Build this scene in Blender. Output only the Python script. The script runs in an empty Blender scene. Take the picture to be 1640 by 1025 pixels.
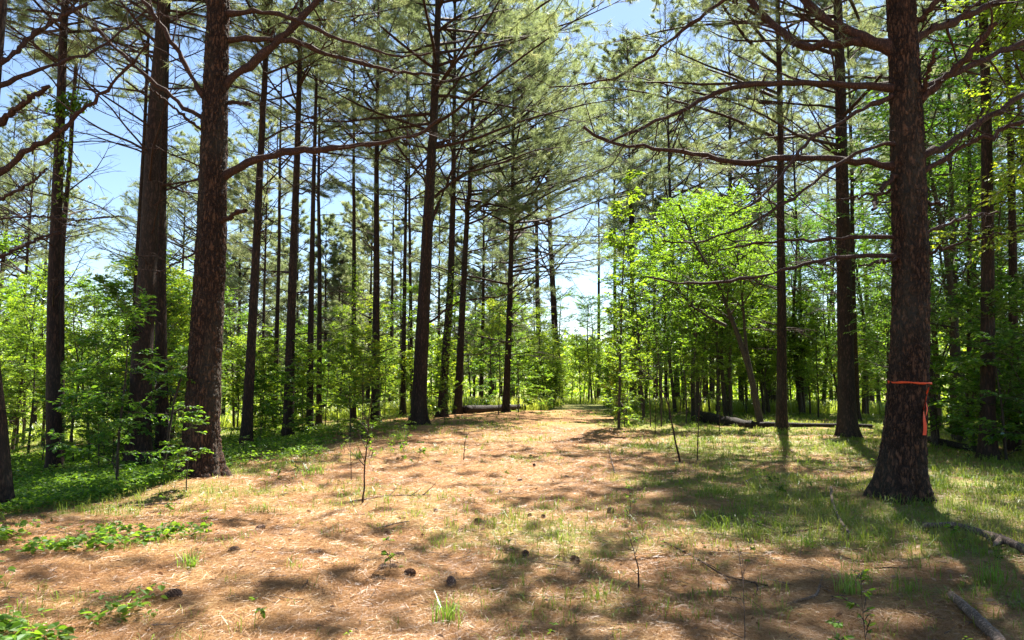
import bpy, math
import numpy as np
from mathutils import Vector, Matrix

# ------------------------------------------------------------------ camera, sky, sun
SC = bpy.context.scene
COL = SC.collection
W, H, F = 1640.0, 1025.0, 1100.0
HORIZON = 606.0
PITCH = math.atan((HORIZON - H / 2) / F)
CAM = np.array([0.0, 0.0, 1.5])
cd = bpy.data.cameras.new('camera')
cam = bpy.data.objects.new('camera', cd)
COL.objects.link(cam)
cam.location = CAM
cam.rotation_euler = (math.pi / 2 + PITCH, 0, 0)
cd.sensor_fit = 'HORIZONTAL'
cd.sensor_width = 36
cd.lens = 36 * F / W
cd.clip_start = 0.05
cd.clip_end = 2000
SC.camera = cam

SUN_AZ = math.radians(23)      # clockwise from +Y (straight ahead)
SUN_EL = math.radians(57)
world = bpy.data.worlds.new("World")
SC.world = world
world.use_nodes = True
wn = world.node_tree
bg = wn.nodes['Background']
sky = wn.nodes.new('ShaderNodeTexSky')
sky.sky_type = 'NISHITA'
sky.sun_disc = False
sky.sun_elevation = SUN_EL
sky.sun_rotation = SUN_AZ
sky.air_density = 1.0
sky.dust_density = 0.25
sky.ozone_density = 2.0
wn.links.new(sky.outputs[0], bg.inputs[0])
bg.inputs[1].default_value = 0.05
sd = bpy.data.lights.new('sun', 'SUN')
sd.energy = 5.0
sd.angle = math.radians(0.53)
sd.color = (1.0, 0.94, 0.84)
sun = bpy.data.objects.new('sun', sd)
COL.objects.link(sun)
sdir = Vector((math.sin(SUN_AZ) * math.cos(SUN_EL), math.cos(SUN_AZ) * math.cos(SUN_EL), math.sin(SUN_EL)))
sun.rotation_euler = sdir.to_track_quat('Z', 'Y').to_euler()
sun.location = (20, 40, 60)
SC.view_settings.view_transform = 'Standard'
SC.view_settings.look = 'None'
SC.view_settings.exposure = 2.22
SC.view_settings.gamma = 1.0
SC.cycles.max_bounces = 8
SC.cycles.diffuse_bounces = 5
SC.cycles.glossy_bounces = 2
SC.cycles.transmission_bounces = 4
SC.cycles.sample_clamp_indirect = 6.0

# ------------------------------------------------------------------ noise and ground height
def _hash(ix, iy, iz, s):
    n = (ix.astype(np.int64) * 374761393 + iy.astype(np.int64) * 668265263 + iz.astype(np.int64) * 2147483647 + s * 974634777) & 0xFFFFFFFF
    n = ((n ^ (n >> 13)) * 1274126177) & 0xFFFFFFFF
    n = ((n ^ (n >> 16)) * 2246822519) & 0xFFFFFFFF
    return ((n ^ (n >> 15)) & 0xFFFFFF) / float(0xFFFFFF)

def vn(x, y, s=0):
    x, y = np.broadcast_arrays(np.asarray(x, float), np.asarray(y, float))
    ix, iy = np.floor(x), np.floor(y)
    fx, fy = x - ix, y - iy
    fx = fx * fx * (3 - 2 * fx); fy = fy * fy * (3 - 2 * fy)
    z = np.zeros_like(ix)
    a = _hash(ix, iy, z, s); b = _hash(ix + 1, iy, z, s); c = _hash(ix, iy + 1, z, s); d = _hash(ix + 1, iy + 1, z, s)
    return (a * (1 - fx) + b * fx) * (1 - fy) + (c * (1 - fx) + d * fx) * fy

def fbm(x, y, s=0, o=4):
    t, a, tot = 0, 1.0, 0
    for k in range(o):
        t = t + a * vn(x * 2 ** k + 17.3 * k, y * 2 ** k - 9.1 * k, s + k)
        tot += a; a *= 0.5
    return t / tot

def softp(u, k=1.2):
    return np.logaddexp(0, u * k) / k

def gz_big(x, y):
    x = np.asarray(x, float); y = np.asarray(y, float)
    wy = 1 / (1 + np.exp(-(y - 6.5) / 1.2))
    left = -0.085 * softp(-(x + 3.2)) * wy
    left = -2.6 * np.tanh(-left / 2.6)
    right = -0.02 * softp(x - 6.5) * wy
    far = -0.03 * softp(y - 34, 0.4) * 1.0
    far = -2.0 * np.tanh(-far / 2.0)
    mid = 0.10 * np.exp(-((x + 2) / 5) ** 2 - ((y - 24) / 5) ** 2)
    for bx, by in ((-4.62, 10.2), (4.75, 8.5)):
        mid = mid + 0.10 * np.exp(-((x - bx) ** 2 + (y - by) ** 2) / 0.55)
    r = left + np.maximum(right, -0.6) + far + mid
    return r

def gz(x, y):
    return gz_big(x, y) + 0.16 * (fbm(np.asarray(x) * 0.28, np.asarray(y) * 0.28, 3) - 0.5) \
        + 0.10 * (fbm(np.asarray(x) * 1.1, np.asarray(y) * 1.1, 8, 3) - 0.5)

CP, SP = math.cos(PITCH), math.sin(PITCH)
def ray(px, py):
    dx, dz = (px - W / 2) / F, (H / 2 - py) / F
    return np.array([dx, CP - SP * dz, SP + CP * dz])

def at(px, py, Y):
    d = ray(px, py)
    return CAM + d * (Y / d[1])

def hit(px, py):
    d = ray(px, py)
    t = 1.0
    while t < 160:
        p = CAM + d * t
        if p[2] < gz(p[0], p[1]): return p
        t += 0.02 + t * 0.002
    return CAM + d * 60

def grassmask(x, y):
    x = np.clip(np.asarray(x, float), -150, 150); y = np.clip(np.asarray(y, float), -100, 200)
    pathx = 0.3 + 0.085 * y
    n = fbm(x * 0.55 + 5, y * 0.55, 21)
    n2 = fbm(x * 1.9, y * 1.9, 31, 3)
    r = 1 / (1 + np.exp(-(x - pathx - 1.0) / 0.7))          # right of the path is grassy
    r = r * 1 / (1 + np.exp(-(y - 6.2 + 0.3 * x) / 1.0))
    l = 1 / (1 + np.exp(-(pathx - 5.2 - x - 0.02 * y) / 0.6)) * 1 / (1 + np.exp(-(y - 7.5) / 1.0))
    f = 1 / (1 + np.exp(-(y - 33) / 1.5))
    base = 0.20 + 0.72 * r + 0.45 * l + 0.8 * f + 0.10 * (np.abs(x - 1.2) < 1.4) * (y < 7)
    return np.clip((base + (n - 0.5) * 1.5 + (n2 - 0.5) * 0.9), 0, 1)

# ------------------------------------------------------------------ mesh helpers
def mesh(name, verts, faces, mats, matidx=None, smooth=True):
    """verts (n,3); faces: list of int arrays (m,3) or (m,4)"""
    me = bpy.data.meshes.new(name)
    verts = np.ascontiguousarray(verts, np.float32)
    me.vertices.add(len(verts)); me.vertices.foreach_set('co', verts.ravel())
    faces = [np.asarray(f, np.int32) for f in faces if len(f)]
    nl = sum(f.size for f in faces); nf = sum(len(f) for f in faces)
    me.loops.add(nl); me.polygons.add(nf)
    me.loops.foreach_set('vertex_index', np.concatenate([f.ravel() for f in faces]))
    tot = np.concatenate([np.full(len(f), f.shape[1], np.int32) for f in faces])
    st = np.concatenate([[0], np.cumsum(tot)[:-1]]).astype(np.int32)
    me.polygons.foreach_set('loop_start', st)
    me.polygons.foreach_set('loop_total', tot)
    me.polygons.foreach_set('use_smooth', np.full(nf, smooth, bool))
    for m in mats: me.materials.append(m)
    if matidx is not None:
        me.polygons.foreach_set('material_index', np.concatenate([np.asarray(m, np.int32) for m in matidx]))
    me.update(calc_edges=True)
    return me

def link(name, me, parent=None, loc=None, **props):
    o = bpy.data.objects.new(name, me)
    COL.objects.link(o)
    if parent is not None: o.parent = parent
    if loc is not None: o.location = loc
    for k, v in props.items():
        if v: o['category' if k == 'cat' else k] = v
    return o

def thing(name, loc, label, cat, group=None):
    return link(name, None, None, loc, label=label, cat=cat, group=group)

def copy_tree(o, parent=None):
    c = o.copy(); COL.objects.link(c); c.parent = parent
    for ch in o.children: copy_tree(ch, c)
    return c

def norm(v):
    return v / np.maximum(np.linalg.norm(v, axis=-1, keepdims=True), 1e-9)

def curves(rng, base, d, L, k, wig, up):
    n = len(base)
    P = np.empty((n, k, 3)); P[:, 0] = base
    d = norm(d.copy()); L = np.broadcast_to(L, (n,)).reshape(n, 1)
    up = np.broadcast_to(up, (n,))
    for i in range(1, k):
        d = d + rng.normal(0, wig, (n, 3)); d[:, 2] += up
        d = norm(d)
        P[:, i] = P[:, i - 1] + d * L / (k - 1)
    return P

def tubes(P, R, sides=5):
    """P (n,k,3), R (n,k) -> verts, quads"""
    n, k, _ = P.shape
    T = np.empty_like(P)
    T[:, 1:-1] = P[:, 2:] - P[:, :-2]; T[:, 0] = P[:, 1] - P[:, 0]; T[:, -1] = P[:, -1] - P[:, -2]
    T = norm(T)
    ref = np.where(np.abs(T[:, :1, 2:3]) > 0.8, np.array([1.0, 0, 0]), np.array([0, 0, 1.0]))
    A = norm(np.cross(T, np.broadcast_to(ref, T.shape))); B = np.cross(T, A)
    th = np.arange(sides) / sides * 2 * math.pi
    V = P[:, :, None] + R[:, :, None, None] * (A[:, :, None] * np.cos(th)[:, None] + B[:, :, None] * np.sin(th)[:, None])
    V = V.reshape(-1, 3)
    i = np.arange(k - 1)[:, None] * sides; j = np.arange(sides)[None]; j2 = (j + 1) % sides
    q = np.stack([i + j, i + j2, i + sides + j2, i + sides + j], -1).reshape(-1, 4)
    Q = (np.arange(n)[:, None, None] * (k * sides) + q[None]).reshape(-1, 4)
    return V, Q

def sample(P, t):
    """point and tangent on curves P[idx] at fraction t; P (m,k,3), t (m,)"""
    k = P.shape[1]
    u = np.clip(t, 0, 0.9999) * (k - 1); i = u.astype(int); f = (u - i)[:, None]
    a = P[np.arange(len(P)), i]; b = P[np.arange(len(P)), i + 1]
    return a * (1 - f) + b * f, norm(b - a)

def side_dirs(rng, T, lo, hi, flat=0.4):
    """directions leaving tangent T at an angle lo..hi degrees, mostly sideways"""
    n = len(T)
    s = np.where(rng.random(n) < 0.5, -1, 1)[:, None]
    lat = norm(np.cross(T, np.array([0, 0, 1.0])) + 1e-6)
    o = norm(lat * s + rng.normal(0, flat, (n, 3)))
    a = np.radians(rng.uniform(lo, hi, n))[:, None]
    return norm(T * np.cos(a) + o * np.sin(a))

def children(rng, P, per, lo, hi, alo, ahi, lens, k, wig, up, flat=0.4):
    """per children on each curve of P"""
    n = len(P); idx = np.repeat(np.arange(n), per)
    t = lo + (hi - lo) * ((np.tile(np.arange(per), n) + rng.random(n * per)) / per)
    b, T = sample(P[idx], t)
    d = side_dirs(rng, T, alo, ahi, flat)
    L = lens(t, idx)
    return curves(rng, b, d, L, k, wig, up), idx, t

def taper(n, k, r0, r1):
    r0 = np.broadcast_to(r0, (n,))[:, None]; r1 = np.broadcast_to(r1, (n,))[:, None]
    return r0 + (r1 - r0) * np.linspace(0, 1, k)[None]

def needle_tufts(rng, pos, d, per, length, width):
    n = len(pos)
    P = np.repeat(pos, per, 0); D = np.repeat(d, per, 0)
    o = norm(rng.normal(0, 1, (n * per, 3)))
    a = rng.uniform(0.25, 1.25, n * per)[:, None]
    o = norm(o - D * (o * D).sum(1, keepdims=True))
    nd = D * np.cos(a) + o * np.sin(a); nd[:, 2] -= 0.12; nd = norm(nd)
    base = P - D * rng.uniform(0, 0.10, (n * per, 1))
    L = length * rng.uniform(0.7, 1.15, (n * per, 1))
    s = norm(np.cross(nd, rng.normal(0, 1, nd.shape))) * width * 0.5
    V = np.stack([base - s, base + s, base + nd * L], 1).reshape(-1, 3)
    Fa = np.arange(n * per * 3).reshape(-1, 3)
    return V, Fa

def leaves(rng, pos, d, nrm, length, width, shape=2):
    n = len(pos)
    L = np.broadcast_to(length, (n,))[:, None] * rng.uniform(0.65, 1.15, (n, 1)); Wd = L * width
    s = norm(np.cross(d, nrm)); nn = np.cross(s, d)
    b = pos; t = pos + d * L - nn * L * 0.12
    if shape == 1:
        m = 0.45
        l = pos + d * L * m - s * Wd * .5 + nn * Wd * .12; r = pos + d * L * m + s * Wd * .5 + nn * Wd * .12
        V = np.stack([b, r, t, l], 1).reshape(-1, 3)
        q = np.arange(n)[:, None] * 4
        return V, np.concatenate([q + np.array([0, 1, 2]), q + np.array([0, 2, 3])])
    v = [b, pos + d * L * .28 + s * Wd * .42 + nn * Wd * .1, pos + d * L * .62 + s * Wd * .44 + nn * Wd * .08, t,
         pos + d * L * .62 - s * Wd * .44 + nn * Wd * .08, pos + d * L * .28 - s * Wd * .42 + nn * Wd * .1]
    V = np.stack(v, 1).reshape(-1, 3)
    q = np.arange(n)[:, None] * 6
    return V, np.concatenate([q + np.array([0, 1, 2, 3]), q + np.array([0, 3, 4, 5])])

class Acc:
    def __init__(s): s.v = []; s.f = []; s.m = []; s.n = 0
    def add(s, V, Fa, mi=0):
        if len(V) == 0: return
        s.v.append(V); s.f.append(np.asarray(Fa) + s.n); s.m.append(np.full(len(Fa), mi)); s.n += len(V)
    def mesh(s, name, mats, smooth=True):
        return mesh(name, np.concatenate(s.v), s.f, mats, s.m, smooth)

# ------------------------------------------------------------------ materials
def nt(name):
    m = bpy.data.materials.new(name); m.use_nodes = True
    n = m.node_tree; n.nodes.clear()
    out = n.nodes.new('ShaderNodeOutputMaterial')
    return m, n, out
def node(n, t, ins={}, **kw):
    x = n.nodes.new(t)
    for k, v in kw.items(): setattr(x, k, v)
    for k, v in ins.items():
        if isinstance(v, bpy.types.NodeSocket): n.links.new(v, x.inputs[k])
        else: x.inputs[k].default_value = v
    return x
def ramp(n, fac, stops):
    x = n.nodes.new('ShaderNodeValToRGB'); n.links.new(fac, x.inputs[0])
    e = x.color_ramp.elements
    while len(e) < len(stops): e.new(0.5)
    for i, (p, c) in enumerate(stops):
        e[i].position = p; e[i].color = (*c, 1)
    return x.outputs[0]

def bark_material(name, dark, mid, plate, scale=1.0, moss=0.0, bump=0.5):
    m, n, out = nt(name)
    tc = node(n, 'ShaderNodeTexCoord')
    mp = node(n, 'ShaderNodeMapping', {'Vector': tc.outputs['Object'], 'Scale': (1, 1, 0.26)})
    oi = node(n, 'ShaderNodeObjectInfo')
    ofs = node(n, 'ShaderNodeVectorMath', {0: mp.outputs[0]}, operation='ADD')
    cmb = node(n, 'ShaderNodeCombineXYZ', {2: node(n, 'ShaderNodeMath', {0: oi.outputs['Random'], 1: 37.0}, operation='MULTIPLY').outputs[0]})
    n.links.new(cmb.outputs[0], ofs.inputs[1])
    warp = node(n, 'ShaderNodeTexNoise', {'Vector': ofs.outputs[0], 'Scale': 14 * scale, 'Detail': 7, 'Roughness': 0.65})
    wv = node(n, 'ShaderNodeVectorMath', {0: warp.outputs['Color'], 1: (0.17 / scale,) * 3}, operation='MULTIPLY')
    co = node(n, 'ShaderNodeVectorMath', {0: ofs.outputs[0], 1: wv.outputs[0]}, operation='ADD')
    vo = node(n, 'ShaderNodeTexVoronoi', {'Vector': co.outputs[0], 'Scale': 19 * scale}, feature='DISTANCE_TO_EDGE')
    vc = node(n, 'ShaderNodeTexVoronoi', {'Vector': co.outputs[0], 'Scale': 19 * scale}, feature='F1')
    fine = node(n, 'ShaderNodeTexNoise', {'Vector': ofs.outputs[0], 'Scale': 60 * scale, 'Detail': 6, 'Roughness': 0.7})
    big = node(n, 'ShaderNodeTexNoise', {'Vector': ofs.outputs[0], 'Scale': 2.2, 'Detail': 3})
    edge = node(n, 'ShaderNodeMapRange', {'Value': vo.outputs['Distance'], 'From Min': 0.0, 'From Max': 0.34})
    c1 = ramp(n, edge.outputs[0], [(0, dark), (0.45, mid), (1, plate)])
    tint = node(n, 'ShaderNodeMixRGB', {'Fac': 0.55, 'Color1': c1}, blend_type='MULTIPLY')
    tc2 = ramp(n, fine.outputs[0], [(0.25, (0.35, 0.33, 0.32)), (0.75, (1.5, 1.4, 1.3))])
    n.links.new(tc2, tint.inputs['Color2'])
    c3 = node(n, 'ShaderNodeMixRGB', {'Fac': 0.45, 'Color1': tint.outputs[0]}, blend_type='MULTIPLY')
    n.links.new(ramp(n, vc.outputs['Color'], [(0.2, (0.75, 0.78, 0.82)), (0.8, (1.3, 1.15, 1.05))]), c3.inputs['Color2'])
    col = c3.outputs[0]
    if moss > 0:
        mm = node(n, 'ShaderNodeMapRange', {'Value': big.outputs[0], 'From Min': 0.5, 'From Max': 0.7, 'To Max': moss})
        c4 = node(n, 'ShaderNodeMixRGB', {'Fac': mm.outputs[0], 'Color1': col, 'Color2': (0.085, 0.088, 0.068, 1)})
        col = c4.outputs[0]
    hgt = node(n, 'ShaderNodeMath', {0: edge.outputs[0], 1: fine.outputs[0]}, operation='MULTIPLY_ADD'); 
    hgt.inputs[1].default_value = 1.0; n.links.new(fine.outputs[0], hgt.inputs[2])
    bp = node(n, 'ShaderNodeBump', {'Strength': bump, 'Distance': 0.02 / scale, 'Height': hgt.outputs[0]})
    b = node(n, 'ShaderNodeBsdfPrincipled', {'Base Color': col, 'Roughness': 0.8, 'Specular IOR Level': 0.25, 'Normal': bp.outputs[0]})
    n.links.new(b.outputs[0], out.inputs[0])
    return m

def leaf_material(name, stops, trans, tcol, gloss=0.0, island=True, patch=0.0):
    m, n, out = nt(name)
    oi = node(n, 'ShaderNodeObjectInfo')
    geo = node(n, 'ShaderNodeNewGeometry')
    f = node(n, 'ShaderNodeMath', {0: geo.outputs['Random Per Island'], 1: 0.6}, operation='MULTIPLY')
    f2 = node(n, 'ShaderNodeMath', {0: oi.outputs['Random'], 1: 0.4, 2: f.outputs[0]}, operation='MULTIPLY_ADD')
    fac = f2.outputs[0]
    if patch:
        nz = node(n, 'ShaderNodeTexNoise', {'Vector': geo.outputs['Position'], 'Scale': patch, 'Detail': 2})
        mr = node(n, 'ShaderNodeMapRange', {'Value': nz.outputs[0], 'From Min': 0.3, 'From Max': 0.7})
        mx = node(n, 'ShaderNodeMath', {0: mr.outputs[0], 1: 0.5}, operation='MULTIPLY')
        f3 = node(n, 'ShaderNodeMath', {0: fac, 1: 0.5, 2: mx.outputs[0]}, operation='MULTIPLY_ADD')
        fac = f3.outputs[0]
    c = ramp(n, fac, stops)
    d = node(n, 'ShaderNodeBsdfDiffuse', {'Color': c})
    tm = node(n, 'ShaderNodeMixRGB', {'Fac': 1.0, 'Color1': c, 'Color2': (*tcol, 1)}, blend_type='MULTIPLY')
    t = node(n, 'ShaderNodeBsdfTranslucent', {'Color': tm.outputs[0]})
    mix = node(n, 'ShaderNodeMixShader', {0: trans, 1: d.outputs[0], 2: t.outputs[0]})
    o = mix.outputs[0]
    if gloss:
        g = node(n, 'ShaderNodeBsdfGlossy', {'Roughness': 0.42, 'Color': (0.9, 0.95, 1, 1)})
        fr = node(n, 'ShaderNodeFresnel', {'IOR': 1.4})
        gm = node(n, 'ShaderNodeMath', {0: fr.outputs[0], 1: gloss}, operation='MULTIPLY')
        mix2 = node(n, 'ShaderNodeMixShader', {0: gm.outputs[0], 1: o, 2: g.outputs[0]})
        o = mix2.outputs[0]
    n.links.new(o, out.inputs[0])
    return m

M_BARK = bark_material('pine_bark', (0.012, 0.0075, 0.0055), (0.028, 0.016, 0.011), (0.062, 0.036, 0.025), moss=0.12)
M_BARKH = bark_material('pine_bark_plated', (0.009, 0.0055, 0.004), (0.048, 0.026, 0.016), (0.15, 0.082, 0.050), moss=0.4, bump=1.0)
M_TWIG = bark_material('branch_bark', (0.02, 0.011, 0.008), (0.045, 0.023, 0.017), (0.085, 0.047, 0.036), scale=2.5, bump=0.4)
M_HBARK = bark_material('smooth_bark', (0.03, 0.024, 0.018), (0.055, 0.045, 0.034), (0.09, 0.075, 0.06), scale=2.0, bump=0.3)
M_DEAD = bark_material('dead_wood', (0.06, 0.045, 0.035), (0.17, 0.125, 0.095), (0.30, 0.235, 0.19), scale=2.0, bump=0.5)
M_CHAR = bark_material('dark_log_bark', (0.008, 0.007, 0.006), (0.02, 0.015, 0.012), (0.045, 0.03, 0.022), bump=0.8)
M_NEEDLE = leaf_material('pine_needles', [(0.0, (0.11, 0.15, 0.085)), (0.5, (0.19, 0.235, 0.13)), (0.85, (0.28, 0.31, 0.175)), (1.0, (0.36, 0.30, 0.20))], 0.55, (1.6, 1.6, 1.1), 0.08)
M_LEAF = leaf_material('broad_leaf', [(0.0, (0.035, 0.075, 0.016)), (0.25, (0.055, 0.12, 0.016)), (0.6, (0.085, 0.19, 0.020)), (1.0, (0.19, 0.31, 0.03))], 0.62, (2.8, 2.3, 0.9), 0.2)
M_LEAFY = leaf_material('bright_leaf', [(0.0, (0.055, 0.10, 0.02)), (0.3, (0.10, 0.19, 0.02)), (0.6, (0.15, 0.26, 0.028)), (1.0, (0.28, 0.34, 0.04))], 0.62, (2.5, 2.1, 0.9), 0.2)
M_LEAFD = leaf_material('deep_leaf', [(0.0, (0.03, 0.085, 0.014)), (0.6, (0.06, 0.145, 0.02)), (1.0, (0.14, 0.25, 0.028))], 0.58, (2.7, 2.3, 0.9), 0.25)
M_GRASS = leaf_material('grass_blade', [(0.0, (0.07, 0.13, 0.02)), (0.5, (0.14, 0.21, 0.035)), (0.75, (0.24, 0.27, 0.07)), (1.0, (0.44, 0.36, 0.17))], 0.4, (1.7, 1.6, 0.8), 0.03, patch=0.7)
M_FIELD = leaf_material('meadow_grass', [(0.0, (0.12, 0.20, 0.035)), (0.5, (0.27, 0.35, 0.07)), (1.0, (0.45, 0.42, 0.15))], 0.5, (1.6, 1.5, 0.8), 0.1, patch=0.3)
M_STRAW = leaf_material('pine_straw', [(0.0, (0.11, 0.045, 0.016)), (0.4, (0.26, 0.13, 0.048)), (0.75, (0.39, 0.235, 0.095)), (1.0, (0.47, 0.335, 0.155))], 0.12, (1.2, 0.9, 0.6), 0.05, patch=1.4)

def ground_material():
    m, n, out = nt('forest_floor')
    tc = node(n, 'ShaderNodeTexCoord'); P = tc.outputs['Object']
    n1 = node(n, 'ShaderNodeTexNoise', {'Vector': P, 'Scale': 1.3, 'Detail': 6, 'Roughness': 0.65})
    n2 = node(n, 'ShaderNodeTexNoise', {'Vector': P, 'Scale': 42, 'Detail': 5, 'Roughness': 0.75, 'Distortion': 1.5})
    n3 = node(n, 'ShaderNodeTexNoise', {'Vector': P, 'Scale': 9, 'Detail': 4, 'Roughness': 0.7})
    c = ramp(n, n2.outputs[0], [(0.3, (0.08, 0.036, 0.016)), (0.45, (0.22, 0.11, 0.047)), (0.55, (0.34, 0.20, 0.095)), (0.7, (0.46, 0.31, 0.165))])
    c2 = node(n, 'ShaderNodeMixRGB', {'Fac': 0.6, 'Color1': c}, blend_type='MULTIPLY')
    n.links.new(ramp(n, n1.outputs[0], [(0.3, (0.6, 0.5, 0.42)), (0.65, (1.3, 1.3, 1.25))]), c2.inputs['Color2'])
    at_ = node(n, 'ShaderNodeAttribute', attribute_name='grass')
    gm = node(n, 'ShaderNodeMath', {0: n3.outputs[0], 1: 1.6, 2: -0.8}, operation='MULTIPLY_ADD')
    ga = node(n, 'ShaderNodeMath', {0: at_.outputs['Fac'], 1: gm.outputs[0]}, operation='ADD')
    gf = node(n, 'ShaderNodeMapRange', {'Value': ga.outputs[0], 'From Min': 0.35, 'From Max': 0.95, 'To Max': 0.85})
    gc = ramp(n, n2.outputs[0], [(0.3, (0.06, 0.09, 0.025)), (0.55, (0.16, 0.20, 0.05)), (0.75, (0.30, 0.28, 0.11))])
    c3 = node(n, 'ShaderNodeMixRGB', {'Fac': gf.outputs[0], 'Color1': c2.outputs[0], 'Color2': gc})
    bp = node(n, 'ShaderNodeBump', {'Strength': 0.7, 'Distance': 0.03, 'Height': n2.outputs[0]})
    bp2 = node(n, 'ShaderNodeBump', {'Strength': 0.5, 'Distance': 0.08, 'Height': n3.outputs[0], 'Normal': bp.outputs[0]})
    b = node(n, 'ShaderNodeBsdfPrincipled', {'Base Color': c3.outputs[0], 'Roughness': 0.9, 'Specular IOR Level': 0.1, 'Normal': bp2.outputs[0]})
    n.links.new(b.outputs[0], out.inputs[0])
    return m
M_GROUND = ground_material()

# ------------------------------------------------------------------ the ground
def build_ground():
    yn = np.concatenate([np.arange(-3, 14, 0.07), np.geomspace(14, 1200, 170)[0:]])
    yn = np.unique(np.concatenate([[-60, -20, -8], yn]))
    xs = np.concatenate([np.arange(-12, 12.01, 0.09)])
    g = np.geomspace(12.2, 1200, 90)
    xs = np.unique(np.concatenate([-g, xs, g]))
    X, Y = np.meshgrid(xs, yn)
    Z = gz(X, Y)
    Z = Z + 0.06 * (fbm(X * 3.1, Y * 3.1, 51, 3) - 0.5) * (np.hypot(X, Y) < 25)
    V = np.stack([X, Y, Z], -1).reshape(-1, 3)
    nx = len(xs)
    i = np.arange(len(yn) - 1)[:, None] * nx + np.arange(nx - 1)[None]
    Q = np.stack([i, i + 1, i + 1 + nx, i + nx], -1).reshape(-1, 4)
    me = mesh('ground', V, [Q], [M_GROUND])
    a = me.attributes.new('grass', 'FLOAT', 'POINT')
    a.data.foreach_set('value', grassmask(V[:, 0], V[:, 1]).astype(np.float32))
    link('ground', me, kind='structure')
build_ground()

# ------------------------------------------------------------------ pine trees
def trunk_mesh(path, radii, hero=False, seed=0, flare=0.0, mat=None):
    """path (k,3) local points, radii (k,); resampled along its length"""
    rng = np.random.default_rng(seed)
    s = np.concatenate([[0], np.cumsum(np.linalg.norm(np.diff(path, axis=0), axis=1))])
    if hero:
        ss = np.concatenate([np.arange(0, min(9.5, s[-1]), 0.016), np.linspace(min(9.5, s[-1]), s[-1], 30)[1:]])
        sides = 130
    else:
        ss = np.concatenate([np.arange(0, min(10, s[-1]), 0.10), np.linspace(min(10, s[-1]), s[-1], 20)[1:]]); sides = 18
    P = np.stack([np.interp(ss, s, path[:, i]) for i in range(3)], 1)
    ker = np.ones(9) / 9 if not hero else np.ones(61) / 61
    if len(P) > 2 * len(ker):
        Pp = np.pad(P, ((len(ker) // 2,) * 2, (0, 0)), mode='edge')
        Ps = np.stack([np.convolve(Pp[:, i], ker, 'valid') for i in range(3)], 1)
        Ps[:, 2] = P[:, 2]; P = Ps
    R = np.interp(ss, s, radii)
    th = np.arange(sides) / sides * 2 * math.pi
    z = P[:, 2][:, None] + 0 * th[None]
    lobes = 1 + flare * np.exp(-np.maximum(z - 0.0, 0) / 0.28) * (0.30 + 0.35 * np.sin(th * 4 + seed) + 0.2 * np.sin(th * 7 + seed * 2))
    rr = R[:, None] * lobes
    # branch whorl swellings
    wh = np.cumsum(rng.uniform(0.45, 0.8, 60)) + 0.6
    for w in wh[wh < s[-1]]:
        rr = rr * (1 + 0.035 * np.exp(-((z - w) / 0.05) ** 2))
    rr = rr * (1 + 0.06 * (vn(np.cos(th)[None] * 1.6 + z * 0.9, np.sin(th)[None] * 1.6 + seed, seed) - 0.5))
    if hero:
        # plated bark: irregular cells, elongated upwards
        nc = 30
        u = th[None] / (2 * math.pi) * nc; v = z / 0.11
        wq = np.minimum(1, np.minimum(u, nc - u)); u0, v0 = u, v; u = u + wq * (1.7 * (vn(u0 * 0.7, v0 * 0.5, seed + 5) - 0.5) + 0.7 * (vn(u0 * 2.1, v0 * 1.7, seed + 15) - 0.5)); v = v + 1.8 * (vn(u0 * 0.8, v0 * 0.6, seed + 6) - 0.5) + 1.0 * (vn(u0 * 2.3, v0 * 2.1, seed + 16) - 0.5)
        iu, iv = np.floor(u), np.floor(v)
        f1 = np.full(u.shape, 9.0); f2 = np.full(u.shape, 9.0)
        hv = np.zeros(u.shape)
        for du in (-1, 0, 1):
            for dv in (-1, 0, 1):
                cu, cv = iu + du, iv + dv
                hx = _hash(cu % nc, cv, cu * 0, seed); hy = _hash(cu % nc, cv, cu * 0 + 1, seed)
                dd = np.hypot(cu + hx - u, cv + hy - v)
                hh = _hash(cu % nc, cv, cu * 0 + 2, seed)
                nearer = dd < f1
                f2 = np.where(nearer, f1, np.minimum(f2, dd)); hv = np.where(nearer, hh, hv); f1 = np.where(nearer, dd, f1)
        e = np.clip((f2 - f1) / 0.35, 0, 1)
        fineN = vn(u * 5, v * 9, seed + 9) - 0.5
        rr = rr + 0.021 * (e - 0.7) + 0.016 * (hv - 0.5) * e + 0.007 * fineN + 0.004 * (vn(u * 9, v * 16, seed + 19) - 0.5)
    V = np.stack([P[:, 0][:, None] + rr * np.cos(th), P[:, 1][:, None] + rr * np.sin(th), z], -1).reshape(-1, 3)
    k = len(ss)
    i = np.arange(k - 1)[:, None] * sides; j = np.arange(sides)[None]; j2 = (j + 1) % sides
    Q = np.stack([i + j, i + j2, i + sides + j2, i + sides + j], -1).reshape(-1, 4)
    return mesh('trunk', V, [Q], [mat or M_BARK])

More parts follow.
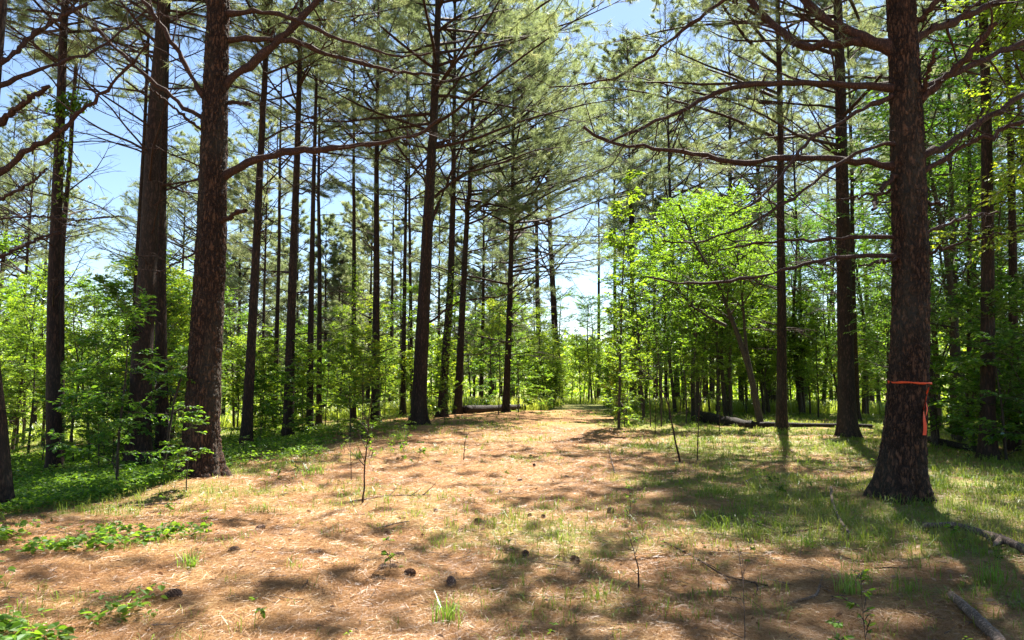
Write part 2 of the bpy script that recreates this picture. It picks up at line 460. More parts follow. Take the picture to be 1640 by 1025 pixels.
def make_pine(base, path, rbh, label, seed, height=21, live=8.0, crown_r=4.0, n_dead=16, dead0=2.5, dead_len=2.4,
              n_live=48, hero=False, flare=0.5, group=None, extra=(), tufts=0.6, nper=22, over=(), live_side=None, dead_side=None, name='pine_tree', ndl=(0.20, 0.0075)):
    """base world (3,), path: world points up the trunk"""
    rng = np.random.default_rng(seed)
    root = thing(name, base, label, 'tree', group)
    p = np.asarray(path, float) - base
    p = p[np.argsort(p[:, 2])]
    # extend to the full height
    d = norm(p[-1] - p[max(0, len(p) - 3)])
    d = norm(d * np.array([0.5, 0.5, 1]) + np.array([0, 0, 0.3]))
    if p[-1][2] < height: p = np.vstack([p, p[-1] + d * (height - p[-1][2]) / d[2]])
    p = np.vstack([[p[0][0] - 0 * d[0], p[0][1], -0.5], p])
    zq = np.linspace(-0.5, p[-1][2], 60)
    path = np.stack([np.interp(zq, p[:, 2], p[:, 0]), np.interp(zq, p[:, 2], p[:, 1]), zq], 1)
    hh = path[-1, 2]
    def radius(z):
        z = np.asarray(z, float)
        t = np.clip(z / hh, 0, 1)
        r = rbh * (1.06 - 0.38 * np.minimum(t / 0.35, 1) * 1.0) * np.where(t < 0.35, 1, (1 - (t - 0.35) / 0.65 * 0.93))
        return r * (1 + 0.32 * np.exp(-np.maximum(z, 0) / 0.32))
    axis = lambda z: np.stack([np.interp(z, path[:, 2], path[:, 0]), np.interp(z, path[:, 2], path[:, 1]), z], -1)
    link('trunk', trunk_mesh(path, radius(path[:, 2]), hero, seed, flare, M_BARKH if hero else M_BARK), root)
    # dead lower branches, one object each, with their twigs
    if n_dead:
        z = np.sort(rng.uniform(dead0, live + 1.5, n_dead)); z = np.round(z / 0.62) * 0.62 + rng.normal(0, 0.05, n_dead)
        az = rng.uniform(0, 2 * math.pi, n_dead)
        if dead_side is not None:
            az = np.where(rng.random(n_dead) < 0.65, dead_side + rng.normal(0, 0.6, n_dead), az)
        t = (z - dead0) / max(live - dead0, 1)
        el = np.radians(rng.uniform(-8, 22, n_dead) + 24 * np.clip(t, 0, 1))
        D = np.stack([np.cos(az) * np.cos(el), np.sin(az) * np.cos(el), np.sin(el)], 1)
        L = dead_len * rng.uniform(0.3, 1.15, n_dead) * (0.65 + 0.5 * np.clip(t, 0, 1))
        P1 = curves(rng, axis(z), D, L, 12, 0.07, rng.uniform(-0.035, 0.04, n_dead))
        r0 = np.clip(0.008 + L * 0.0062, 0.010, 0.030) * rng.uniform(0.7, 1.2, n_dead)
        P2, i2, t2 = children(rng, P1, 7, 0.25, 1.0, 25, 65, lambda t, i: L[i] * (0.45 - 0.28 * t) * rng.uniform(0.4, 1.3, len(t)), 6, 0.12, 0.0)
        P3, i3, t3 = children(rng, P2, 3, 0.2, 1.0, 25, 65, lambda t, i: L[i2[i]] * 0.14 * rng.uniform(0.4, 1.3, len(t)), 4, 0.14, 0.0)
        i3 = i2[i3]
        for b in range(n_dead):
            a = Acc()
            a.add(*tubes(P1[b:b + 1], taper(1, 12, r0[b], r0[b] * 0.22), 7))
            m = i2 == b; q = P2[m]; a.add(*tubes(q, taper(len(q), 6, r0[b] * 0.38, 0.0025), 4))
            m = i3 == b; q = P3[m]; a.add(*tubes(q, taper(len(q), 4, 0.0035, 0.0018), 3))
            link('branch', a.mesh('branch', [M_TWIG]), root)
    # branches traced one by one
    for (pts, ra, rb_, ntw, needles) in extra:
        q = np.asarray(pts, float) - base
        s = np.concatenate([[0], np.cumsum(np.linalg.norm(np.diff(q, axis=0), axis=1))])
        k = 26; ss = np.linspace(0, s[-1], k)
        Pp = np.stack([np.interp(ss, s, q[:, i]) for i in range(3)], 1)
        Pm = Pp.copy(); Pm[1:-1] = (Pp[:-2] + 2 * Pp[1:-1] + Pp[2:]) / 4
        Pm[1:-1] += rng.normal(0, 0.010, (k - 2, 3))
        kk = np.zeros((k, 3)); kk[4::4] = rng.normal(0, 0.016, kk[4::4].shape); kk[-1] = 0; Pm = Pm + kk
        # root the branch inside the trunk
        Pm[0] = axis(np.array([Pm[0, 2] - 0.05]))[0]
        Pm = Pm[None]
        a = Acc()
        R = taper(1, k, ra * 0.74, rb_ * 0.7) * (1 + 0.14 * rng.normal(0, 1, (1, k))); R[0, :2] *= 1.3
        a.add(*tubes(Pm, R, 10))
        mats = [M_TWIG]
        Ps, _, _ = children(rng, Pm, 9, 0.12, 0.9, 50, 90, lambda t, i: 0.04 + 0.12 * rng.random(len(t)) ** 2, 3, 0.1, 0.0, 1.5)
        a.add(*tubes(Ps, taper(len(Ps), 3, ra * 0.28, ra * 0.12), 5))
        if ntw:
            L = s[-1]
            P2, i2, t2 = children(rng, Pm, ntw, 0.22, 1.0, 25, 75, lambda t, i: (0.25 + 0.8 * rng.random(len(t))) * min(1, L / 2.5) , 8, 0.11, 0.0, 0.9)
            a.add(*tubes(P2, taper(len(P2), 8, rb_ * 0.42, 0.002), 5))
            P3, i3, t3 = children(rng, P2, 4, 0.2, 1.0, 25, 65, lambda t, i: 0.12 + 0.25 * rng.random(len(t)), 5, 0.13, 0.0, 0.8)
            a.add(*tubes(P3, taper(len(P3), 5, 0.003, 0.0015), 3))
            if needles:
                e, T = sample(P3, np.full(len(P3), 0.98)); m = rng.random(len(e)) < needles
                a.add(*needle_tufts(rng, e[m], T[m], 26, 0.17, 0.0045), 1); mats = [M_TWIG, M_NEEDLE]
        link('branch', a.mesh('branch', mats), root)
    # limbs added mostly out of view to cast dapples, needles bunched at twig ends
    for (zo, azo, Lo) in over:
        azo = math.radians(azo)
        el = rng.uniform(0.12, 0.3)
        D = np.array([[math.cos(azo) * math.cos(el), math.sin(azo) * math.cos(el), math.sin(el)]])
        Pm = curves(rng, axis(np.array([zo])), D, np.array([Lo]), 14, 0.06, 0.004)
        a = Acc(); a.add(*tubes(Pm, taper(1, 14, 0.022 + Lo * 0.005, 0.010), 7))
        P2, _, t2 = children(rng, Pm, int(Lo * 1.7), 0.30, 1.0, 30, 65, lambda t, i: rng.uniform(0.7, 1.7, len(t)) * (1.15 - 0.5 * t), 7, 0.10, 0.03, 0.8)
        a.add(*tubes(P2, taper(len(P2), 7, 0.010, 0.005), 4))
        P3, i3, t3 = children(rng, P2, 4, 0.5, 1.0, 20, 60, lambda t, i: rng.uniform(0.10, 0.30, len(t)), 4, 0.1, 0.05, 0.8)
        a.add(*tubes(P3, taper(len(P3), 4, 0.005, 0.003), 3))
        pos, dd = [], []
        for Pc, tt in ((P2, (0.88, 0.98)), (P3, (0.6, 0.98))):
            for u in tt:
                e, T = sample(Pc, np.full(len(Pc), u)); pos.append(e); dd.append(T)
        a.add(*needle_tufts(rng, np.concatenate(pos), np.concatenate(dd), 32, 0.17, 0.0085), 1)
        link('branch', a.mesh('branch', [M_TWIG, M_NEEDLE]), root)
    # living crown
    if n_live:
        t = np.sort(rng.random(n_live) ** 0.85); z = live + t * (hh - live - 0.3)
        az = rng.uniform(0, 2 * math.pi, n_live)
        if live_side is not None:
            az = np.where(rng.random(n_live) < 0.5, live_side + rng.normal(0, 0.7, n_live), az)
        el = np.radians(8 + 38 * t + rng.normal(0, 9, n_live))
        prof = np.where(t < 0.25, 0.75 + t, 1.0 - 0.78 * (t - 0.25) / 0.75)
        L = crown_r * prof * rng.uniform(0.6, 1.15, n_live)
        D = np.stack([np.cos(az) * np.cos(el), np.sin(az) * np.cos(el), np.sin(el)], 1)
        P1 = curves(rng, axis(z), D, L, 9, 0.07, 0.015)
        a = Acc()
        a.add(*tubes(P1, taper(n_live, 9, 0.012 + L * 0.008, 0.007), 5))
        P2, i2, t2 = children(rng, P1, 9, 0.25, 1.0, 25, 60, lambda t, i: L[i] * (0.50 - 0.30 * t) * rng.uniform(0.5, 1.2, len(t)), 6, 0.09, 0.03)
        a.add(*tubes(P2, taper(len(P2), 6, 0.008, 0.0035), 4))
        P3, i3, t3 = children(rng, P2, 4, 0.3, 0.95, 25, 60, lambda t, i: np.minimum(L[i2[i]] * 0.12, 0.42) * rng.uniform(0.6, 1.3, len(t)), 4, 0.10, 0.04)
        a.add(*tubes(P3, taper(len(P3), 4, 0.005, 0.003), 3))
        keep2 = rng.random(len(P2)) < tufts
        pos, dd = [], []
        k3 = keep2[i3]
        for Pc, tt in ((P2[keep2], (0.6, 0.72, 0.84, 0.98)), (P3[k3], (0.5, 0.75, 0.98)), (P1, (0.95,))):
            for u in tt:
                e, T = sample(Pc, np.full(len(Pc), u)); pos.append(e); dd.append(T)
        pos = np.concatenate(pos); dd = np.concatenate(dd); dd[:, 2] += 0.25; dd = norm(dd)
        m = slice(None)
        a.add(*needle_tufts(rng, pos[m], dd[m], nper, *ndl), 1)
        link('crown', a.mesh('crown', [M_TWIG, M_NEEDLE]), root)
    return root

def px_path(pts, Y, base):
    return np.vstack([base, [at(x, y, Y) for x, y in pts]])

def br(pts, Y0, dY, r0, r1, ntw=10, needles=0.0, Yt=None):
    """a traced branch: pixels -> points whose depth runs from Y0 to Y0+dY; radii in pixels"""
    n = len(pts)
    out = [at(x, y, Y0 + dY * (i / (n - 1)) ** 1.2) for i, (x, y) in enumerate(pts)]
    return (out, r0 * Y0 / F, r1 * (Y0 + dY) / F, ntw, needles)

PI = math.pi
def pine_px(xb, yb, pts, wpx, label, seed, Y=None, **kw):
    if Y is None: b = hit(xb, yb)
    else:
        b = at(xb, yb, Y); b[2] = gz(b[0], b[1])
    Y = b[1]
    rbh = wpx * 0.44 * Y / F
    path = px_path(pts, Y, b)
    return make_pine(b, path, rbh, label, seed, **kw), Y

# the big marked pine on the right
Yb = hit(1440, 796)[1]
E23 = [br(*a) for a in [
    ([(1455, 272), (1400, 258), (1330, 252), (1260, 254), (1190, 262), (1130, 250), (1080, 240), (1020, 236), (975, 230), (935, 203)], Yb, 0.4, 9, 3, 20, 0.0),
    ([(1450, 142), (1390, 136), (1320, 135), (1240, 132), (1180, 140), (1130, 155), (1095, 178), (1060, 190), (1010, 213), (975, 228)], Yb, -0.5, 8, 3, 20, 0.0),
    ([(1450, 90), (1400, 70), (1370, 52), (1330, 38), (1305, 20), (1290, 0), (1262, -40), (1180, -90), (1080, -110)], Yb, 0.6, 12, 4, 26, 0.5),
    ([(1450, 85), (1395, 62), (1340, 70), (1300, 78), (1270, 68), (1245, 45), (1225, 25), (1195, -10), (1130, -40)], Yb, 0.9, 11, 5, 20, 0.5),
    ([(1195, -30), (1140, 15), (1090, 50), (1040, 90), (990, 125), (935, 135), (880, 140)], Yb + 0.7, 1.0, 5, 1.6, 22, 0.45),
    ([(1445, 148), (1400, 165), (1370, 182), (1310, 215), (1275, 245), (1245, 290), (1215, 320), (1170, 345)], Yb, -0.8, 6, 2, 14, 0.0),
    ([(1450, 225), (1400, 235), (1340, 262), (1280, 310), (1240, 335), (1180, 370), (1110, 388), (1060, 385)], Yb, -0.6, 5, 1.6, 14, 0.0),
    ([(1450, 380), (1370, 378), (1310, 384), (1250, 385), (1150, 400)], Yb, 0.8, 5, 1.6, 10, 0.0),
    ([(1455, 412), (1400, 408), (1340, 413), (1290, 422), (1240, 440), (1190, 448), (1120, 454), (1070, 452), (1035, 443)], Yb, -0.2, 6, 2.2, 7, 0.0),
    ([(1450, 306), (1400, 310), (1355, 318), (1325, 322)], Yb, 0.9, 3.5, 1.5, 6, 0.0),
    ([(1450, 415), (1415, 418), (1375, 428)], Yb, -0.4, 4, 1.8, 0, 0.0),
    ([(1455, 262), (1500, 240), (1550, 208), (1600, 175), (1670, 135), (1760, 100)], Yb, 0.5, 8, 5, 12, 0.0),
    ([(1455, 285), (1500, 262), (1540, 235), (1590, 212), (1660, 185), (1740, 160)], Yb, -0.4, 7, 4, 12, 0.0),
    ([(1455, 180), (1490, 145), (1530, 110), (1565, 75), (1597, 36)], Yb, -0.6, 10, 6, 3, 0.0),
    ([(1455, 155), (1500, 128), (1540, 112), (1600, 85), (1660, 60), (1760, 10)], Yb, 0.3, 8, 5, 14, 0.2),
    ([(1450, 75), (1490, 48), (1530, 35), (1590, 8), (1640, -20), (1720, -70)], Yb, 0.3, 9, 6, 14, 0.3),
    ([(1455, 50), (1480, 28), (1500, 0), (1530, -60)], Yb, -0.3, 8, 6, 8, 0.3),
    ([(1460, 385), (1500, 366), (1550, 347), (1600, 340)], Yb, 0.4, 4.5, 2, 5, 0.0),
    ([(1460, 415), (1500, 402), (1550, 385), (1605, 374)], Yb, -0.4, 4.5, 2, 5, 0.0),
    ([(1460, 175), (1480, 140), (1488, 108), (1500, 78)], Yb, -0.5, 6, 4, 0, 0.0),
    ([(1460, 330), (1485, 326), (1512, 325)], Yb, -0.1, 5, 3, 0, 0.0),
    ([(1445, 275), (1420, 295), (1402, 318), (1397, 336)], Yb, -0.5, 6, 3.5, 0, 0.0),
    ([(1450, 0), (1380, -60), (1250, -140), (1100, -220)], Yb, -1.2, 8, 3, 26, 0.7),
    ([(1450, -40), (1560, -120), (1700, -180)], Yb, -1.2, 8, 3, 26, 0.7),
]]
T23, _ = pine_px(1440, 796, [(1446, 720), (1453, 640), (1458, 560), (1460, 450), (1458, 360), (1455, 280), (1450, 150), (1443, 0)], 63,
    'thick rough-barked pine with an orange ribbon tied round its trunk', 23, hero=True, n_dead=0, extra=E23, over=[(8.6, 150, 5.5), (9.0, 118, 6.5), (9.6, 95, 5.0), (10.0, 170, 7.0), (10.4, 135, 7.5), (11.0, 70, 6.0), (11.9, 155, 6.5), (12.6, 110, 6.5), (13.8, 175, 5.5), (12.2, 210, 4.5)], live=8.4, crown_r=7.2, n_live=46, live_side=2.3, height=23, tufts=0.34, nper=42, ndl=(0.20, 0.009), flare=0.6)  # overhead limbs and widened, clumped crown added to dapple the foreground

# the big dark pine on the left
Ya = hit(320, 768)[1]
E5 = [br(*a) for a in [
    ([(345, 290), (372, 275), (400, 258), (460, 243), (540, 237), (620, 228), (680, 213), (705, 190)], Ya, -0.4, 9, 3, 12, 0.0),
    ([(345, 145), (372, 125), (405, 98), (450, 65), (480, 30), (515, -5), (560, -60), (640, -110)], Ya, 0.3, 10, 5, 14, 0.4),
    ([(350, 66), (400, 62), (430, 63), (480, 70), (530, 88), (600, 108), (660, 119), (705, 120)], Ya, 0.3, 7, 2.6, 14, 0.0),
    ([(350, 24), (410, 18), (460, 25), (510, 48), (560, 68), (600, 80), (640, 92), (690, 85)], Ya, -0.4, 6, 2, 12, 0.0),
    ([(345, 360), (365, 350), (378, 339), (394, 337)], Ya, -0.4, 6, 3.5, 0, 0.0),
    ([(350, 164), (380, 164), (402, 167)], Ya, 0, 5, 3.5, 0, 0.0),
    ([(345, 172), (322, 150), (290, 92), (262, 45), (225, -5), (200, -60)], Ya, -0.7, 6, 4, 10, 0.1),
    ([(345, 205), (315, 183), (250, 135), (200, 90), (150, 45), (108, 0), (60, -50)], Ya, -0.9, 5, 2.6, 14, 0.1),
    ([(345, 218), (310, 200), (270, 165), (240, 140)], Ya, -0.9, 4, 2, 3, 0.0),
    ([(345, 12), (300, -40), (200, -90), (80, -110)], Ya, -0.6, 8, 3, 20, 0.5),
    ([(345, 425), (320, 402), (290, 415), (250, 440)], Ya, 1.2, 3.5, 1.6, 5, 0.0),
]]
T5, _ = pine_px(320, 768, [(322, 700), (327, 600), (333, 500), (338, 400), (341, 300), (344, 200), (347, 100), (350, 0)], 58,
    'dark thick pine with plated bark at the edge of the straw bank', 5, hero=True, n_dead=5, dead0=4.5, extra=E5, over=[(8.7, 20, 6.5), (9.2, -8, 6.0), (9.8, 40, 7.0), (10.3, 5, 7.5), (11.5, -20, 5.5), (12.0, 50, 6.5), (13.4, 25, 5.5), (9.5, 75, 5.0), (11.8, 95, 4.5)], live=8.5, crown_r=7.8, n_live=64, live_side=0.35, tufts=0.38, nper=42, ndl=(0.20, 0.009), height=22, flare=0.6)  # high limbs added and crown stretched rightwards to shade the near straw

E1 = [br(*a) for a in [
    ([(0, 100), (20, 88), (50, 58), (97, 28), (140, 5)], 9.2, 0.5, 6, 4, 6, 0.1),
    ([(0, 195), (20, 180), (45, 160), (80, 138)], 9.2, -0.3, 7, 5, 0, 0),
    ([(0, 280), (40, 243), (85, 222), (130, 180), (160, 155), (185, 125), (205, 108), (240, 70)], 9.2, -0.3, 7, 2.2, 12, 0),
    ([(0, 135), (50, 115), (90, 100), (140, 88), (185, 60), (240, 10)], 9.2, 0.8, 4.5, 2, 12, 0.1),
    ([(0, 415), (40, 392), (75, 376), (105, 370)], 9.2, 0.8, 4, 2, 8, 0),
    ([(0, 320), (40, 300), (75, 270)], 9.2, -1, 4, 2, 6, 0),
    ([(0, 350), (60, 345), (130, 352), (190, 345)], 9.2, -1, 2.5, 1.2, 8, 0),
]]
T1, _ = pine_px(2, 792, [(-4, 700), (-20, 560), (-26, 400), (-18, 200), (-6, 60), (0, 0)], 34,
    'blackish pine cut by the edge of the view beside the leafy ground cover', 1, n_dead=6, dead0=3, extra=E1, live=9, crown_r=3.5, flare=1.0, Y=9.2)

E14 = [br(*a) for a in [
    ([(683, 520), (735, 482), (800, 476), (850, 455), (885, 438)], 23, 0.5, 2.4, 1, 10, 0.1),
    ([(690, 360), (705, 320), (725, 270), (745, 215), (752, 160)], 23, -0.5, 3.5, 1.5, 12, 0.3),
    ([(690, 320), (740, 278), (800, 262), (860, 240), (900, 236)], 23, -0.5, 3, 1.2, 14, 0.6),
    ([(700, 240), (740, 190), (790, 150), (850, 120)], 23, 0.5, 3, 1.2, 14, 0.8),
    ([(698, 180), (740, 120), (780, 60), (820, -10)], 23, -1, 3, 1.2, 14, 0.8),
    ([(688, 300), (640, 240), (600, 170), (575, 100)], 23, 0.5, 2.6, 1.2, 14, 0.3),
]]
P = []
def pp(*a, **k):
    t, Y = pine_px(*a, **k); P.append(t); return t
pp(670, 680, [(675, 560), (683, 400), (690, 270), (697, 130), (703, 0)], 26, 'stout dark pine at the far end of the straw bank, left of the path', 14, over=[(9.0, 0, 7), (9.8, -35, 7), (10.8, 20, 7), (11.8, -15, 6.5), (13.0, -50, 6), (14.0, 5, 6)],  # upper limbs added to throw dapples on the path
   n_dead=16, dead_len=3.2, dead0=2.6, live=8.6, crown_r=6.0, extra=E14, live_side=0.2, n_live=64, height=23)
pp(88, 756, [(85, 600), (86, 450), (92, 300), (98, 150), (104, 0)], 24, 'slim pine wearing a clump of ivy high on its trunk', 2, n_dead=26, live=9.5, dead0=3, dead_len=2.2)
pp(98, 720, [(99, 400), (113, 250), (118, 130), (131, 0)], 12, 'thin pine rising close behind the ivy-topped slim one', 3, Y=19, n_dead=14, live=10.5, dead_len=2)
pp(222, 750, [(226, 600), (238, 400), (247, 200), (262, 0)], 38, 'black-trunked large pine half veiled by drooping green leaves', 4, n_dead=30, dead_len=3.2, dead0=3.2, live=9, crown_r=3.8, flare=0.8)
pp(212, 700, [(218, 450), (235, 150), (239, 0)], 11, 'slender grey pine just left of the black-trunked one', 41, Y=20, n_dead=12, live=10)
pp(262, 728, [(258, 560), (257, 400), (262, 200), (268, 0)], 22, 'reddish pine partly hidden behind the black-trunked one', 42, Y=15.5, n_dead=10, live=9.5)
pp(393, 720, [(400, 600), (408, 450), (415, 300), (425, 100), (430, 0)], 18, 'reddish-brown slim pine beside the dark plated giant', 6, n_dead=18, live=9.5, dead_len=2.8)
pp(440, 672, [(447, 400), (449, 200)], 9, 'thin faint pine between the reddish slim one and a straight dark one', 7, Y=29, n_live=30, n_dead=12, live=10)
pp(461, 705, [(465, 550), (470, 400), (476, 250), (480, 100), (483, 0)], 18, 'straight dark pine standing in fern-like green cover', 8, n_dead=20, live=9.5, dead_len=3)
pp(496, 690, [(498, 500), (502, 300), (505, 200)], 12, 'slim brown pine, front one of a close pair', 9, n_dead=16, live=9.0, Y=23)
pp(511, 668, [(512, 450), (510, 300)], 10, 'slim brown pine, rear one of a close pair', 10, n_live=34, n_dead=14, live=9, Y=28)
pp(566, 655, [(567, 450), (567, 300), (566, 200)], 10, 'pine with a bright green vine climbing its thin trunk', 11, n_dead=14, live=9.5, Y=28)
pp(601, 675, [(603, 450), (603, 250), (605, 130)], 15, 'straight dark pine with leafy shoots about its foot', 12, n_dead=18, live=9.5, dead_len=3, Y=25)
pp(645, 672, [(648, 450), (652, 200)], 9, 'thin pine just left of the stout one', 13, n_dead=12, live=9, Y=30)
pp(660, 665, [(657, 450), (655, 250)], 8, 'very thin pine half hidden by the stout one', 131, n_dead=10, live=9, Y=34)
pp(708, 668, [(715, 550), (722, 450), (726, 300), (727, 200)], 16, 'leaning dark pine, nearer of two right of the stout one', 15, n_dead=18, live=8.2, dead_len=3.2, Y=27, crown_r=5.8, live_side=0.1, n_live=60)
pp(733, 663, [(740, 500), (748, 350), (755, 250)], 14, 'leaning dark pine, farther of two right of the stout one', 16, n_dead=18, live=7.2, dead_len=3.2, Y=29, crown_r=6.2, live_side=0.0, n_live=70)
pp(810, 656, [(816, 500), (820, 350), (822, 200)], 13, 'lone straight pine with low sweeping boughs beside the path', 17, n_dead=16, dead0=2.5, dead_len=4, live=5.0, crown_r=6.6, Y=31, n_live=100, live_side=0.0, dead_side=0.0, height=20)
pp(1252, 690, [(1252, 500), (1250, 350), (1250, 200), (1247, 60)], 18, 'dark pine standing between the leaning hardwood and the two close pines', 20, over=[(9.0, 185, 7), (10.2, 160, 6.5), (11.4, 205, 7), (12.8, 175, 6), (14.0, 225, 6)], n_dead=20, dead0=2.5, live=7.0, crown_r=5.5, n_live=50, live_side=PI, height=23, tufts=0.38, nper=36, dead_len=3, dead_side=PI)  # limbs added high up, crown drawn to the path for dappled shade
pp(1357, 702, [(1353, 500), (1350, 350), (1347, 200), (1342, 0)], 29, 'tall straight pine casting a shadow stripe on the grass', 21, over=[(9.5, 170, 7), (10.4, 195, 7.5), (11.5, 150, 7), (12.6, 215, 7), (13.6, 180, 6.5), (14.5, 235, 6)], n_dead=18, dead0=3, live=7.8, crown_r=6.0, n_live=48, live_side=PI, height=24, tufts=0.36, nper=36, dead_len=3, dead_side=PI)  # added upper limbs and path-side crown dapple the ground below
pp(1372, 668, [(1366, 450), (1364, 250)], 11, 'thin pine peeking out behind the tall straight one', 22, Y=27, n_dead=12, live=9)
pp(1582, 736, [(1582, 400), (1580, 200), (1578, 110)], 24, 'dim pine in the shaded thicket behind the ribbon-marked one', 24, n_dead=10, live=10, dead0=4)
pp(1624, 722, [(1622, 400), (1618, 200)], 16, 'dim pine at the thicket edge by the far right', 25, n_dead=8, live=10, dead0=4)
pp(1552, 708, [(1553, 300), (1552, 150)], 9, 'very slim pine inside the shaded thicket', 26, Y=19, n_dead=8, live=10)
pp(1526, 700, [(1524, 400), (1522, 200)], 8, 'very slim pine just right of the ribbon-marked trunk', 27, Y=21, n_dead=8, live=10)

# ------------------------------------------------------------------ orange marking ribbon on the big pine
def ribbon():
    m, n, out = nt('orange_ribbon')
    b = node(n, 'ShaderNodeBsdfPrincipled', {'Base Color': (0.85, 0.11, 0.025, 1), 'Roughness': 0.45})
    t = node(n, 'ShaderNodeBsdfTranslucent', {'Color': (1.0, 0.13, 0.02, 1)})
    mx = node(n, 'ShaderNodeMixShader', {0: 0.35, 1: b.outputs[0], 2: t.outputs[0]})
    n.links.new(mx.outputs[0], out.inputs[0])
    Y = Yb
    c = at(1456, 613, Y)
    r = 0.5 * 60 * Y / F + 0.004
    root = thing('flagging_ribbon', c, 'bright orange ribbon tied round the thick pine trunk, its tail hanging down', 'ribbon')
    th = np.arange(73) / 72 * 2 * PI
    wob = 0.004 * np.sin(th * 9) + 0.003 * np.sin(th * 23 + 1)
    rows = []
    for h in (-0.012, 0.010):
        zz = h * (1 + 0.25 * np.sin(th * 7) + 0.15 * np.sin(th * 17)) - 0.008 * np.cos(th) + 0.004 * np.sin(th * 5)
        rows.append(np.stack([np.cos(th) * (r + wob), np.sin(th) * (r + wob), zz], 1))
    V = np.concatenate(rows + [rows[0] * [0.992, 0.992, 1], rows[1] * [0.992, 0.992, 1]]); i = np.arange(72); N = 73
    Q = [np.stack([i, i + 1, i + 1 + N, i + N], 1), np.stack([i + 2 * N + 1, i + 2 * N, i + 3 * N, i + 3 * N + 1], 1),
         np.stack([i + N, i + 1 + N, i + 1 + 3 * N, i + 3 * N], 1), np.stack([i + 1, i, i + 2 * N, i + 1 + 2 * N], 1)]
    link('band', mesh('band', V, Q, [m]), root)
    kc = at(1481, 615, Y - 0.14) - c; u = np.linspace(0, 2 * PI, 9)
    lp = np.stack([0.018 * np.cos(u), 0.004 * np.sin(2 * u), 0.016 * np.sin(u)], 1) + kc
    link('knot', mesh('knot', *(lambda t: (t[0], [t[1]]))(tubes(lp[None], np.full((1, 9), 0.009), 6)), [m]), root)
    # two hanging tails with folds
    for (x0, wd, y0, y1, tw) in ((1480, 0.036, 616, 697, 0.0), (1483, 0.024, 616, 668, 0.9)):
        a = at(x0 + 2, y0, Y - 0.15) - c; b2 = at(x0, y1, Y - 0.26) - c
        k = 26; u = np.linspace(0, 1, k)[:, None]
        ctr = a * (1 - u) + b2 * u + np.array([0.010, 0, 0]) * np.sin(u * 9 + tw)
        an = 0.5 + tw + 0.9 * np.sin(u[:, 0] * 5 + tw)
        sd_ = np.stack([np.cos(an), np.sin(an), 0 * an], 1) * wd * 0.5
        nn = np.stack([-np.sin(an), np.cos(an), 0 * an], 1) * 0.0008
        V = np.concatenate([ctr - sd_ + nn, ctr + sd_ + nn, ctr - sd_ - nn, ctr + sd_ - nn]); i = np.arange(k - 1)
        Q = [np.stack([i, i + 1, i + 1 + k, i + k], 1), np.stack([i + 2 * k, i + 3 * k, i + 3 * k + 1, i + 2 * k + 1], 1)]
        link('tail', mesh('tail', V, Q, [m]), root)
ribbon()

